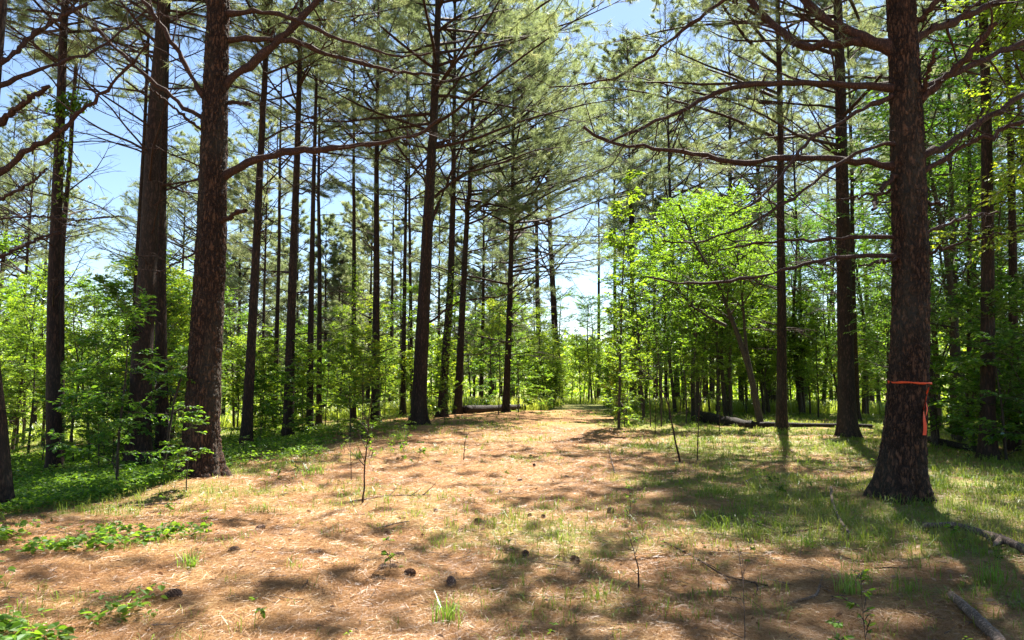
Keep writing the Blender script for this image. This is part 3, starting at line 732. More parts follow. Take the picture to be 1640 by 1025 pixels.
# ------------------------------------------------------------------ broadleaf trees and saplings
def make_hardwood(name, base, label, seed, height, spread, r0, leafmat, n_br=18, per2=7, per3=3, leaf=0.085, lw=0.5, first=0.2, path=None, group=None,
                  lean=(0, 0), cat='tree', shape=1, per_leaf=9, stems=None, top_clear=0.0, density=1.0):
    rng = np.random.default_rng(seed)
    root = thing(name, base, label, cat, group)
    if path is None:
        z = np.linspace(-0.25, height, 14)
        ph = rng.uniform(0, 6, 4)
        path = np.stack([lean[0] * z + 0.03 * height * np.sin(z * 1.3 / height * 4 + ph[0]) * np.clip(z / height, 0, 1),
                         lean[1] * z + 0.03 * height * np.sin(z / height * 5 + ph[1]) * np.clip(z / height, 0, 1), z], 1)
    else:
        path = np.asarray(path) - base
        path = np.vstack([path[0] - [0, 0, 0.25], path])
    k = len(path)
    s = np.concatenate([[0], np.cumsum(np.linalg.norm(np.diff(path, axis=0), axis=1))])
    ss = np.linspace(0, s[-1], 28)
    Pt = np.stack([np.interp(ss, s, path[:, i]) for i in range(3)], 1)
    Pt[1:-1] = (Pt[:-2] + 2 * Pt[1:-1] + Pt[2:]) / 4
    a = Acc()
    a.add(*tubes(Pt[None], taper(1, 28, r0, r0 * 0.12), 9))
    link('trunk', a.mesh('trunk', [M_HBARK]), root)
    a = Acc()
    Ls = [Pt[None]]
    for st in (stems or []):
        q = np.asarray(st) - base
        s2 = np.concatenate([[0], np.cumsum(np.linalg.norm(np.diff(q, axis=0), axis=1))])
        q = np.stack([np.interp(np.linspace(0, s2[-1], 28), s2, q[:, i]) for i in range(3)], 1)
        Ls.append(q[None]); b = Acc(); b.add(*tubes(q[None], taper(1, 28, r0 * 0.55, r0 * 0.1), 7))
        link('limb', b.mesh('limb', [M_HBARK]), root)
    for Pm in Ls:
        P1, _, t1 = children(rng, Pm, n_br, first, 1.0, 45, 80, lambda t, i: spread * (1.05 - 0.7 * np.abs(t - 0.35) / 0.65) * rng.uniform(0.5, 1.15, len(t)), 8, 0.09, 0.02, 0.9)
        # spread around the stem
        a.add(*tubes(P1, taper(len(P1), 8, r0 * 0.28, 0.003), 5))
        P2, i2, t2 = children(rng, P1, per2, 0.2, 1.0, 30, 65, lambda t, i: spread * 0.36 * (1.1 - 0.6 * t) * rng.uniform(0.5, 1.2, len(t)), 5, 0.10, -0.01, 0.25)
        a.add(*tubes(P2, taper(len(P2), 5, 0.006, 0.002), 3))
        if per3:
            P3, i3, t3 = children(rng, P2, per3, 0.25, 1.0, 30, 60, lambda t, i: spread * 0.15 * rng.uniform(0.6, 1.2, len(t)), 4, 0.1, -0.01, 0.25)
            a.add(*tubes(P3, taper(len(P3), 4, 0.003, 0.0015), 3))
            tw = np.concatenate([P3, P2[:, :4]]) if P2.shape[1] == 4 else P3
            sets = [P3, P2]
        else: sets = [P2]
        for S in sets:
            n = len(S); idx = np.repeat(np.arange(n), per_leaf)
            t = np.tile((np.arange(per_leaf) + 0.6) / per_leaf, n)
            e, T = sample(S[idx], t)
            d = side_dirs(rng, T, 20, 75, 0.18); d[:, 2] -= 0.15; d = norm(d)
            nr = norm(np.array([0, 0, 1.0]) + rng.normal(0, 0.42, d.shape))
            m = rng.random(len(e)) < density
            V, Q = leaves(rng, e[m], d[m], nr[m], leaf, lw, shape)
            a.add(V, Q, 1)
    link('crown', a.mesh('crown', [M_HBARK, leafmat], smooth=False), root)
    return root

def gpt(px, Y):
    b = at(px, 620, Y); b[2] = gz(b[0], b[1]); return b

def hw_px(name, xb, Y, pts, label, seed, **kw):
    b = gpt(xb, Y)
    path = np.vstack([b, [at(x, y, Y + (kw.get('dY', 0)) * i) for i, (x, y) in enumerate(pts)]])
    kw.pop('dY', None)
    return make_hardwood(name, b, label, seed, path[-1][2] - b[2], path=path, **kw)

# leaning hardwood, right of the clearing
YL = hit(1218, 686)[1]
hw_px('hardwood_tree', 1218, YL, [(1212, 650), (1203, 600), (1185, 545), (1160, 480), (1140, 435), (1120, 405), (1100, 360), (1085, 320)],
      'leaning dark hardwood with a forked trunk beyond the fallen log', 301, spread=1.9, r0=0.12, leafmat=M_LEAF, n_br=16, first=0.45, leaf=0.10, per_leaf=8,
      stems=[[at(1206, 610, YL), at(1195, 560, YL), at(1190, 490, YL), at(1183, 430, YL), at(1178, 380, YL + .3)],
             [at(1163, 522, YL), at(1135, 508, YL), at(1110, 492, YL), at(1093, 470, YL), at(1080, 455, YL)]])
hw_px('sapling', 990, hit(990, 686)[1], [(992, 640), (994, 560), (996, 480), (999, 400), (1003, 330), (1006, 300)],
      'tall thin sapling with large bright leaves in the middle of the clearing edge', 302, spread=1.25, r0=0.045, leafmat=M_LEAFY, n_br=26, first=0.12, leaf=0.15, lw=0.55, per2=4, per3=2, per_leaf=6, shape=2)

# prototypes for the saplings of the thicket, then copies
SPOTS = {
 # region: (x px range, Y range, height range, count, spread factor, material, base group)
}
protos = []
def proto(seed, h, spread, r0, mat, **kw):
    b = np.array([0.0, 0.0, 0.0])
    return make_hardwood(kw.pop('name', 'sapling'), b, '', seed, h, spread, r0, mat, **kw)

rs = np.random.default_rng(777)
def scatter(protos_, n, xr, yr, sr, group, label, cat='tree', name=None, first=True, zs=(1, 1), avoid=None):
    out = []
    k = 0; tries = 0
    while k < n and tries < n * 30:
        tries += 1
        Y = rs.uniform(*yr); px = rs.uniform(*xr)
        b = gpt(px, Y)
        if avoid and avoid(px, Y, b): continue
        pr = protos_[rs.integers(len(protos_))]
        o = copy_tree(pr)
        s = rs.uniform(*sr)
        o.location = (b[0], b[1], b[2] - 0.03)
        o.rotation_euler = (rs.normal(0, .04), rs.normal(0, .04), rs.uniform(0, 2 * PI))
        o.scale = (s, s, s * rs.uniform(*zs))
        o['label'] = label; o['category'] = cat; o['group'] = group
        if name: o.name = name
        out.append(o); k += 1
    return out

pa = proto(401, 5.2, 1.7, 0.05, M_LEAFY, n_br=22, per2=7, per3=3, leaf=0.10, per_leaf=8, lean=(0.04, 0.02), name='young_hardwood')
pb = proto(402, 6.0, 1.9, 0.06, M_LEAF, n_br=24, per2=7, per3=3, leaf=0.10, per_leaf=8, lean=(-0.05, 0.0), name='young_hardwood')
pc = proto(403, 8.5, 2.5, 0.09, M_LEAF, n_br=28, per2=8, per3=3, leaf=0.11, per_leaf=8, first=0.25, lean=(0.03, 0.03), name='young_hardwood')
pd = proto(404, 2.6, 1.0, 0.02, M_LEAFY, n_br=14, per2=6, per3=2, leaf=0.10, per_leaf=7, first=0.15, shape=2, name='sapling')
pe = proto(405, 2.2, 0.9, 0.018, M_LEAF, n_br=12, per2=5, per3=2, leaf=0.12, per_leaf=7, first=0.2, shape=2, name='sapling')
pf = proto(406, 9.5, 2.8, 0.11, M_LEAFD, n_br=30, per2=8, per3=3, leaf=0.11, per_leaf=8, first=0.2, name='young_hardwood')
pg = proto(407, 3.4, 1.5, 0.03, M_LEAFD, n_br=18, per2=6, per3=3, leaf=0.11, per_leaf=7, first=0.1, shape=2, name='sapling')
ph = proto(408, 4.0, 0.5, 0.022, M_LEAF, n_br=10, per2=4, per3=0, leaf=0.10, per_leaf=6, first=0.45, name='sapling')

def near_path(px, Y, b):
    return abs(px - 930) < 30 and Y < 62
G = 'saplings of the understory'
scatter([pa, pa, pb], 38, (-80, 320), (19, 32), (0.85, 1.25), 'sunlit young hardwoods behind the far-left pines', 'sunlit bushy young hardwood in the bright green stand behind the far-left pines')
scatter([pg, pe, pd, pd], 15, (-60, 300), (13.5, 19), (0.55, 0.9), 'shaded saplings under the far-left pines', 'shaded sapling with dark green leaves growing among the far-left pine trunks', 'sapling')
scatter([pd, pd, pe], 18, (370, 600), (18, 28), (0.8, 1.25), 'saplings among the slim pines', 'green sapling growing among the slim pines left of the stout one', 'sapling')
scatter([pa, pa, pb, pd], 34, (340, 880), (30, 46), (0.7, 1.1), 'young hardwoods beyond the slim pines', 'small young hardwood beyond the rows of slim pines, by the bright meadow')
scatter([pd, pe, ph], 22, (600, 880), (27, 36), (0.8, 1.3), 'saplings behind the stout pine', 'bright leafy sapling behind the stout pine and left of the path', 'sapling')
scatter([pa, pa, pd], 22, (850, 1010), (38, 58), (0.6, 0.95), 'young hardwoods where the path ends', 'sunlit young hardwood at the far end of the straw path', avoid=near_path)
scatter([pc, pa, pc, pa, pb], 27, (975, 1260), (26, 40), (0.8, 1.2), 'young hardwoods behind the clearing', 'young hardwood with yellow-green leaves behind the grassy clearing', avoid=near_path)
scatter([pa, pc, pa], 8, (900, 965), (64, 72), (0.9, 1.4), 'young hardwoods closing the path', 'pale green young hardwood closing the view straight down the path')
scatter([pd, pd, pa], 14, (850, 985), (36, 46), (0.6, 0.95), 'bushy saplings where the path ends', 'low bushy sapling crowding the far end of the straw path', 'sapling', avoid=near_path)
scatter([pa, pd, pb], 22, (1090, 1440), (27, 40), (0.55, 0.85), 'low hardwoods before the meadow', 'low sunlit hardwood at the meadow edge right of the leaning hardwood', avoid=near_path)
scatter([ph, ph, pd], 22, (975, 1130), (21, 30), (0.8, 1.2), 'thin-stemmed saplings by the clearing', 'thin-stemmed sapling in the cluster right of the path, past the grassy patch', 'sapling', avoid=near_path)
scatter([pc, pb, pf, pa], 20, (1230, 1440), (26, 40), (0.85, 1.15), 'young hardwoods behind the two close pines', 'young hardwood filling the gap behind the tall straight pines', avoid=near_path)
scatter([pf, pc, pf], 16, (1470, 1800), (16, 27), (0.85, 1.15), 'hardwoods of the shaded thicket', 'tall leafy hardwood in the shaded thicket behind the ribbon-marked pine')
pi_ = proto(409, 10.5, 3.0, 0.11, M_LEAFY, n_br=26, per2=7, per3=3, leaf=0.11, per_leaf=8, first=0.42, name='young_hardwood')
protos_extra = [pi_]
scatter([pi_], 7, (1720, 1950), (11, 16), (0.85, 1.1), 'hardwoods at the upper right', 'hardwood with sunlit yellow-green leaves spreading above the shaded thicket')
scatter([pg, pe], 20, (1495, 1740), (12.5, 18), (0.8, 1.2), 'undergrowth saplings of the shaded thicket', 'dark leafy sapling at the foot of the shaded thicket behind the ribbon-marked pine', 'sapling')

# hand-placed saplings with names of their own
def place(pr, px, Y, s, label, name='sapling', rz=0.0):
    o = copy_tree(pr); b = gpt(px, Y); o.location = b; o.scale = (s, s, s); o.rotation_euler = (0, 0, rz)
    o.name = name; o['label'] = label; o['category'] = 'sapling'
    return o
place(pe, 305, 9.6, 0.52, 'small sapling whose pale leaves cross the dark plated trunk', rz=1.0)
place(pg, 195, 11.2, 0.9, 'sapling with drooping sprays in front of the black-trunked pine', rz=2.0)
place(pd, 585, 24, 0.9, 'leafy shoots at the foot of the straight dark pine', rz=.3)
place(pd, 712, 22, 0.5, 'knee-high leafy seedling on the straw bank by the stout pine', rz=.8)
for o in (pa, pb, pc, pd, pe, pf, pg, ph, pi_):
    for ch in list(o.children): bpy.data.objects.remove(ch)
    bpy.data.objects.remove(o)

ps1 = proto(421, 0.30, 0.14, 0.003, M_LEAF, n_br=6, per2=2, per3=0, leaf=0.055, lw=0.6, per_leaf=3, first=0.3, shape=2, name='seedling')
ps2 = proto(422, 0.20, 0.12, 0.003, M_LEAFY, n_br=5, per2=2, per3=0, leaf=0.045, lw=0.5, per_leaf=4, first=0.3, shape=2, name='seedling')
ps3 = proto(423, 0.45, 0.16, 0.004, M_LEAF, n_br=9, per2=2, per3=0, leaf=0.05, lw=0.35, per_leaf=4, first=0.35, shape=2, name='seedling')
scatter([ps1, ps2, ps2], 26, (20, 900), (3.4, 11), (0.5, 1.0), 'seedlings in the straw', 'tiny leafy seedling sprouting from the open straw left of the path middle', 'seedling')
scatter([ps1, ps3, ps2], 44, (900, 1600), (3.6, 15), (0.5, 1.0), 'seedlings in the grass', 'tiny leafy seedling sprouting from the sparse grass right of the path middle', 'seedling')
scatter([ps3, ps1], 26, (360, 700), (12, 20), (0.9, 1.6), 'seedlings on the bank', 'small leafy plant on the bank at the foot of the slim pines', 'seedling')
for o in (ps1, ps2, ps3):
    for ch in list(o.children): bpy.data.objects.remove(ch)
    bpy.data.objects.remove(o)

# far pines behind everything: copies of the traced ones
src = [P[k] for k in (0, 6, 8, 12, 15, 18)]
lowsrc = []
for q, (sd_, lv, hgt) in enumerate(((951, 3.6, 17), (952, 5.2, 19), (953, 2.6, 16))):
    b = np.array([0.0, 0.0, 0.0])
    lowsrc.append(make_pine(b, np.array([[0, 0, 0], [0.1, 0.05, 6], [0.1, -0.1, 12.0]]), 0.17, '', sd_, height=hgt, live=lv, crown_r=3.6, n_live=64, n_dead=8, dead0=1.5, tufts=0.55, ndl=(0.24, 0.010)))
def far_pine(px, Y, s, label, group, low=None):
    low = (Y > 45) if low is None else low
    o = copy_tree(lowsrc[rs.integers(3)] if low else src[rs.integers(len(src))]); b = gpt(px, Y)
    o.location = b; o.scale = (s, s, s); o.rotation_euler = (0, 0, rs.uniform(0, 6.28))
    o['label'] = label; o['group'] = group
for px, Y in ((420, 38), (625, 40), (770, 40), (700, 55), (520, 52), (790, 62), (380, 46)):
    far_pine(px, Y, rs.uniform(0.8, 1.0), 'distant slim pine in the rows beyond the stout one, left of the path', 'distant pines left of the path')
for px, Y in ((1140, 58), (1205, 60), (1330, 56), (1440, 40), (1500, 34), (1560, 30), (1610, 27), (1660, 24), (1010, 66), (1260, 62)):
    far_pine(px, Y, rs.uniform(0.75, 1.0), 'distant pine rising behind the hardwoods right of the path', 'distant pines right of the path')
for k in range(32):
    px, Y = rs.uniform(350, 890), rs.uniform(46, 80)
    far_pine(px, Y, rs.uniform(0.75, 1.05), 'distant slim pine in the rows beyond the stout one, left of the path', 'distant pines left of the path')
for k in range(16):
    px, Y = rs.uniform(1020, 1700), rs.uniform(50, 90)
    far_pine(px, Y, rs.uniform(0.75, 1.0), 'distant pine rising behind the hardwoods right of the path', 'distant pines right of the path')
for px, Y, q in ((1015, 50, 1.3), (1085, 44, 1.2), (1165, 52, 1.35), (1235, 56, 1.4), (1290, 48, 1.25), (1395, 50, 1.3), (985, 58, 1.5), (1012, 52, 1.4), (893, 62, 1.5), (868, 56, 1.4), (958, 72, 1.55), (1050, 58, 1.4), (1130, 64, 1.5), (1340, 62, 1.5)):
    far_pine(px, Y, q, 'mid-distance pine whose feathery crown fills the upper sky right of the path', 'mid-distance pines right of the path', False)
for px, Y, q in ((-70, 44, 1.1), (-20, 48, 1.15), (22, 43, 1.1), (58, 54, 1.2), (292, 55, 1.2), (322, 50, 1.15), (345, 60, 1.3), (-120, 40, 1.1), (250, 64, 1.3)):
    far_pine(px, Y + 6, q, 'mid-distance pine whose feathery crown fills the upper sky behind the far-left trunks', 'mid-distance pines far left', False)
for px, Y in ((-60, 62), (20, 70), (90, 75), (150, 78), (205, 80), (260, 72), (300, 66), (340, 60), (180, 95), (60, 95), (120, 100), (240, 88), (10, 88), (-20, 78), (280, 96), (320, 84)):
    far_pine(px, Y, rs.uniform(0.62, 0.75), 'far-off pine on the skyline above the bright far-left thicket', 'skyline pines far left')

for o in lowsrc:
    for ch in list(o.children): bpy.data.objects.remove(ch)
    bpy.data.objects.remove(o)

# ------------------------------------------------------------------ far woods as one mass
def far_woods():
    rng = np.random.default_rng(91)
    n = 90000
    ang = rng.uniform(-0.85, 0.85, n); r = rng.uniform(75, 110, n)
    x = np.sin(ang) * r; y = np.cos(ang) * r
    top = 5 + 9 * fbm(ang * 22, 0 * ang + 3, 61, 4) * (1 - 0.5 * np.exp(-((ang - 0.10) / 0.05) ** 2))
    z = gz_big(x, y) + top * rng.random(n) ** 0.8
    pos = np.stack([x, y, z], 1)
    d = norm(rng.normal(0, 1, (n, 3))); nr = norm(np.array([0, -0.3, 1.0]) + rng.normal(0, 0.6, (n, 3)))
    V, Q = leaves(rng, pos, d, nr, 0.55, 0.6, 1)
    link('far_woods', mesh('far_woods', V, [Q], [M_LEAFY], smooth=False), kind='stuff', label='hazy green wood closing the view beyond the meadow', cat='woods')
far_woods()

# ------------------------------------------------------------------ ground litter, grass and cover
def straw():
    rng = np.random.default_rng(12)
    n = 760000
    # density falls with distance
    Y = 1.6 + 19 * rng.random(n) ** 2.2
    X = (rng.random(n) - 0.5) * 2 * (Y * 0.80 + 0.4)
    gm = grassmask(X, Y)
    keep = rng.random(n) > gm * 0.55
    X, Y = X[keep], Y[keep]; n = len(X)
    Z = gz(X, Y) + 0.06 * (fbm(X * 3.1, Y * 3.1, 51, 3) - 0.5)
    fl = fbm(X * 1.1, Y * 1.1, 71, 2) * 2 * PI * 2
    a = fl + rng.normal(0, 1.3, n)
    L = rng.uniform(0.06, 0.15, n); wd = 0.0009 + 0.00017 * Y
    el = rng.normal(0.0, 0.16, n)
    d = np.stack([np.cos(a) * np.cos(el), np.sin(a) * np.cos(el), np.sin(el)], 1)
    c = np.stack([X, Y, Z + 0.004 + 0.02 * rng.random(n) ** 2], 1)
    s = np.stack([-np.sin(a), np.cos(a), rng.normal(0, .6, n)], 1); s = norm(s) * wd[:, None] * 0.5
    bend = np.stack([-np.sin(a), np.cos(a), 0 * a], 1) * (rng.normal(0, 0.12, n) * L)[:, None]; bend[:, 2] += rng.random(n) * 0.12 * L
    p0 = c - d * L[:, None] / 2; p2 = c + d * L[:, None] / 2; p1 = c + bend
    V = np.stack([p0 - s * .6, p0 + s * .6, p1 - s, p1 + s, p2], 1).reshape(-1, 3)
    q = np.arange(n)[:, None] * 5
    link('pine_straw', mesh('pine_straw', V, [q + np.array([0, 1, 3, 2]), q + np.array([2, 3, 4])], [M_STRAW], smooth=False),
         kind='stuff', label='loose rust and tan pine needles carpeting the ground', cat='pine straw')
straw()

def litter():
    rng = np.random.default_rng(77)
    n = 5200
    Y = 1.9 + 15 * rng.random(n) ** 1.6; X = (rng.random(n) - 0.5) * 2 * (Y * 0.80 + 0.4)
    Z = gz(X, Y) + 0.06 * (fbm(X * 3.1, Y * 3.1, 51, 3) - 0.5) + 0.016
    a = rng.uniform(0, 2 * PI, n)
    d = norm(np.stack([np.cos(a), np.sin(a), rng.normal(0, .3, n)], 1)); nr = norm(np.array([0, 0, 1.0]) + rng.normal(0, 0.5, d.shape))
    A = Acc(); A.add(*leaves(rng, np.stack([X, Y, Z], 1), d, nr, rng.uniform(0.018, 0.06, n), 0.5, 2), 0)
    n = 1500
    Y = 1.9 + 15 * rng.random(n) ** 1.5; X = (rng.random(n) - 0.5) * 2 * (Y * 0.80 + 0.4)
    Z = gz(X, Y) + 0.06 * (fbm(X * 3.1, Y * 3.1, 51, 3) - 0.5) + 0.018
    a = rng.uniform(0, 2 * PI, n)
    T = curves(rng, np.stack([X, Y, Z], 1), np.stack([np.cos(a), np.sin(a), 0 * a], 1), 0.06 + 0.3 * rng.random(n) ** 2.5, 5, 0.12, 0.0)
    T[:, :, 2] = gz(T[:, :, 0], T[:, :, 1]) + 0.06 * (fbm(T[:, :, 0] * 3.1, T[:, :, 1] * 3.1, 51, 3) - 0.5) + 0.014
    A.add(*tubes(T, taper(n, 5, rng.uniform(0.002, 0.005, n), 0.0015), 5), 1)
    link('forest_litter', A.mesh('forest_litter', [M_FLAKE, M_DEAD], smooth=False), kind='stuff', label='dry brown leaf bits, bark flakes and small twigs lying in the pine straw', cat='litter')
M_FLAKE = leaf_material('dry_leaf', [(0.0, (0.07, 0.035, 0.02)), (0.5, (0.20, 0.11, 0.06)), (1.0, (0.42, 0.30, 0.20))], 0.15, (1.2, 1, 0.8), 0.05)
litter()

def blades(rng, X, Y, Hh, wd, lean=0.5):
    n = len(X); Z = gz(X, Y) - 0.01
    a = rng.uniform(0, 2 * PI, n)
    d = np.stack([np.cos(a), np.sin(a), 0 * a], 1); s = np.stack([-np.sin(a), np.cos(a), 0 * a], 1) * (wd * 0.5)[:, None]
    b = np.stack([X, Y, Z], 1); up = np.array([0, 0, 1.0])
    ln = (np.abs(rng.normal(0, lean, n)) + 0.1)[:, None]; h = Hh[:, None]
    p1 = b + up * h * .45 + d * h * ln * .15; p2 = b + up * h * .8 + d * h * ln * .5; p3 = b + up * h * (1.0 - 0.25 * np.minimum(ln, 1.6)) + d * h * ln * 1.0
    V = np.stack([b - s, b + s, p1 - s, p1 + s, p2 - s * .7, p2 + s * .7, p3], 1).reshape(-1, 3)
    q = np.arange(n)[:, None] * 7
    return V, [q + np.array([0, 1, 3, 2]), q + np.array([2, 3, 5, 4]), q + np.array([4, 5, 6])]

def grass():
    rng = np.random.default_rng(33)
    # clumps
    nc = 46000
    Y = 2.0 + 30 * rng.random(nc) ** 1.35; X = (rng.random(nc) - 0.5) * 2 * (Y * 0.80 + 0.5)
    gm = grassmask(X, Y); k = rng.random(nc) < gm ** 1.7 * 0.95 + 0.012
    X, Y, gm = X[k], Y[k], gm[k]
    per = 6
    hc = np.repeat((0.045 + 0.11 * rng.random(len(X)) ** 2) * (0.7 + 0.5 * gm), per) * rng.uniform(0.5, 1.2, len(X) * per)
    X = np.repeat(X, per) + rng.normal(0, 0.035, len(X) * per); Y = np.repeat(Y, per) + rng.normal(0, 0.035, len(Y) * per)
    wd = 0.0028 + 0.00045 * Y
    V, Fc = blades(rng, X, Y, hc, wd, 0.8)
    a = mesh('grass', V, Fc, [M_GRASS], smooth=False)
    link('grass', a, kind='stuff', label='short sparse green grass sprouting through the pine needles', cat='grass')
    n = 110000
    Y = 33 + 45 * rng.random(n) ** 1.3; X = (rng.random(n) - 0.5) * 2 * (Y * 0.85)
    k = ~((np.abs(X - 0.1 * Y) < 1.6) & (Y < 62)); X, Y = X[k], Y[k]; n = len(X)
    V, Fc = blades(rng, X, Y, rng.uniform(0.25, 0.8, n), np.full(n, 0.028), 0.5)
    link('meadow_grass', mesh('meadow_grass', V, Fc, [M_FIELD], smooth=False), kind='stuff', label='tall sunlit yellow-green meadow grass beyond the trees', cat='grass')
grass()

def cover():
    """low leafy creepers at the left edge and under the pines"""
    rng = np.random.default_rng(44)
    n = 60000
    Y = 3.2 + 20 * rng.random(n) ** 1.2; X = -0.9 * Y * rng.random(n) ** 0.8
    # boundary: left of a line running from the bottom-left corner to the far pines
    bx = np.interp(Y, [3, 4.5, 6, 8, 10, 14, 20, 30], [-2.1, -2.9, -3.3, -4.3, -5.4, -5.2, -4.6, -4.0])
    nz = fbm(X * 0.9, Y * 0.9, 81, 3) - 0.5
    k = (bx - X + nz * 4.0) > rng.random(n) * 0.8 + np.where(Y < 9, 0.3, -0.3)
    k &= rng.random(n) < np.where(Y < 9, np.clip(0.32 + nz * 3.2, 0.03, 0.7) * np.clip((Y - 2.6) / 2.2, 0.12, 1), 0.8)
    X, Y = X[k], Y[k]; n = len(X)
    per = 4
    h = 0.02 + 0.15 * rng.random(n) * np.clip(0.25 + 0.07 * Y, 0.3, 1.2)
    X = np.repeat(X, per); Y = np.repeat(Y, per); h = np.repeat(h, per)
    a = rng.uniform(0, 2 * PI, len(X))
    pos = np.stack([X + 0.03 * np.cos(a), Y + 0.03 * np.sin(a), gz(X, Y) + h + rng.normal(0, 0.008, len(X))], 1)
    d = norm(np.stack([np.cos(a), np.sin(a), rng.normal(-0.05, 0.2, len(a))], 1))
    nr = norm(np.array([0, 0, 1.0]) + rng.normal(0, 0.4, d.shape))
    V, Q = leaves(rng, pos, d, nr, rng.uniform(0.035, 0.08, len(a)), 0.72, 2)
    A = Acc(); A.add(V, Q, 0)
    link('ground_cover', A.mesh('ground_cover', [M_LEAF], smooth=False), kind='stuff', label='low creeping leafy plants spreading over the shaded bank at left', cat='ground cover')
cover()

# ------------------------------------------------------------------ ivy on two trunks
def ivy(label, pts, Y, n, spread, seed, mat):
    rng = np.random.default_rng(seed)
    W_ = np.array([at(x, y, Y) for x, y in pts]); b = W_[0].copy()
    k = len(pts); t = rng.random(n) * (k - 1); i = np.minimum(t.astype(int), k - 2); f = (t - i)[:, None]
    c = W_[i] * (1 - f) + W_[i + 1] * f
    o = norm(rng.normal(0, 1, (n, 3))); r = spread * rng.random((n, 1)) ** 0.6
    pos = c + o * r - b
    d = norm(o + rng.normal(0, .5, (n, 3)) + [0, 0, -.4]); nr = norm(o + [0, 0, 0.8])
    A = Acc(); A.add(*leaves(rng, pos, d, nr, 0.10, 0.75, 2), 1)
    root = thing('climbing_vine', b, label, 'vine')
    st = W_ - b; st = np.stack([np.interp(np.linspace(0, k - 1, 20), np.arange(k), st[:, j]) for j in range(3)], 1)
    st += np.stack([0.05 * np.sin(np.arange(20)), -0.12 + 0.04 * np.cos(np.arange(20)), 0 * np.arange(20)], 1)
    B = Acc(); B.add(*tubes(st[None], taper(1, 20, 0.012, 0.006), 5))
    link('stem', B.mesh('stem', [M_HBARK]), root); link('foliage', mesh('foliage', A.v[0], A.f, [mat], smooth=False), root)
Y2 = P[1].location.y
ivy('dark green ivy clump high on the slim pine', [(93, 175), (100, 165), (118, 163), (136, 160)], Y2 - 0.1, 420, 0.24, 1, M_LEAF)
ivy('yellow-green ivy shoots along the slim pine below its dark clump', [(103, 330), (106, 280), (104, 230), (98, 190)], Y2 - 0.1, 160, 0.30, 2, M_LEAFY)
ivy('bright yellow-green vine wrapped round a thin pine behind the slim pair', [(566, 640), (567, 560), (567, 480), (568, 420)], 27.8, 900, 0.42, 3, M_LEAFY)
ivy('green vine climbing the nearer leaning pine', [(712, 620), (717, 560), (722, 490), (723, 440)], 26.8, 700, 0.38, 4, M_LEAFY)

# ------------------------------------------------------------------ fallen logs, sticks, dead stems
def rod(name, pts, radii, label, cat, mat, sides=9, group=None, twigs=0, seed=0, wob=0.02):
    rng = np.random.default_rng(seed)
    pts = np.asarray(pts, float); b = pts[0].copy(); q = pts - b
    s = np.concatenate([[0], np.cumsum(np.linalg.norm(np.diff(q, axis=0), axis=1))]); k = 24
    Pm = np.stack([np.interp(np.linspace(0, s[-1], k), s, q[:, i]) for i in range(3)], 1)
    Pm[1:-1] += rng.normal(0, wob * max(radii[0], .004) * 8, (k - 2, 3)) * [1, 1, .4]
    Pm[1:-1] = (Pm[:-2] + 2 * Pm[1:-1] + Pm[2:]) / 4
    R = taper(1, k, *radii) * (1 + 0.08 * rng.normal(0, 1, (1, k)))
    V, Q = tubes(Pm[None], R, sides)
    caps = [np.arange(sides)[::-1][None], (np.arange(sides) + (k - 1) * sides)[None]]
    A = Acc(); A.add(V, Q)
    A.f.append(caps[0]); A.m.append(np.zeros(1)); A.f.append(caps[1]); A.m.append(np.zeros(1))
    if twigs:
        P2, _, _ = children(rng, Pm[None], twigs, 0.35, 1.0, 25, 60, lambda t, i: s[-1] * 0.28 * rng.uniform(.4, 1.1, len(t)), 6, 0.12, 0.02, 0.9)
        A.add(*tubes(P2, taper(len(P2), 6, radii[1] * 1.3, 0.0012), 4))
    return link(name, A.mesh(name, [mat]), None, b, label=label, cat=cat, group=group)

def gp(px, py, dz=0.0):
    p = hit(px, py); p[2] += dz; return p
# dark fallen log beyond the clearing: thick end at its left
p = gp(1116, 676); q = gp(1212, 688)
rod('fallen_log', [p + [0, 0, .20], p * .5 + q * .5 + [0, .3, .12], q + [0.2, .8, 0.05]], (0.22, 0.15), 'charred dark log lying among thin saplings beyond the clearing', 'log', M_CHAR, 16, seed=3, wob=0.01)
p = gp(1215, 690); q = gp(1425, 693)
rod('fallen_log', [p + [0, 1.2, .12], q + [0, 1.0, .13]], (0.08, 0.06), 'long low dark log behind the tall straight pine', 'log', M_CHAR, 14, seed=4, wob=0.02)
p = gp(742, 664); q = gp(835, 657)
rod('fallen_log', [p + [0, 1.0, .16], q + [0.5, .2, .18]], (0.17, 0.12), 'dark log lying behind the two leaning pines', 'log', M_CHAR, 14, seed=5, wob=0.02)
p = gp(1500, 712); q = gp(1600, 735)
rod('fallen_log', [p + [0, .3, .1], q + [0, 0, .08]], (0.09, 0.06), 'shadowed log at the foot of the shaded thicket', 'log', M_CHAR, 12, seed=6)

rod('fallen_branch', [gp(1478, 850, .05), gp(1530, 855, .09), gp(1570, 866, .08), gp(1610, 880, .08), gp(1660, 900, .06)], (0.026, 0.040), 'long pale branch on the grass right of the big pine base', 'branch', M_DEAD, twigs=3, seed=7)
rod('fallen_branch', [gp(1524, 962, .04), gp(1545, 985, .05), gp(1575, 1010, .04), gp(1610, 1050, .04)], (0.026, 0.034), 'thick grey stick in the shaded corner at bottom right', 'branch', M_DEAD, seed=8)
rod('fallen_branch', [gp(1550, 972, .015), gp(1600, 974, .02), gp(1650, 968, .015)], (0.010, 0.012), 'grey stick crossing the thick one at bottom right', 'branch', M_DEAD, seed=9)
rod('fallen_branch', [gp(1331, 788, .06), gp(1334, 815, .06), gp(1346, 843, .05), gp(1360, 860, .04)], (0.019, 0.013), 'bent stick pointing at the viewer left of the big pine base', 'branch', M_DEAD, seed=10)
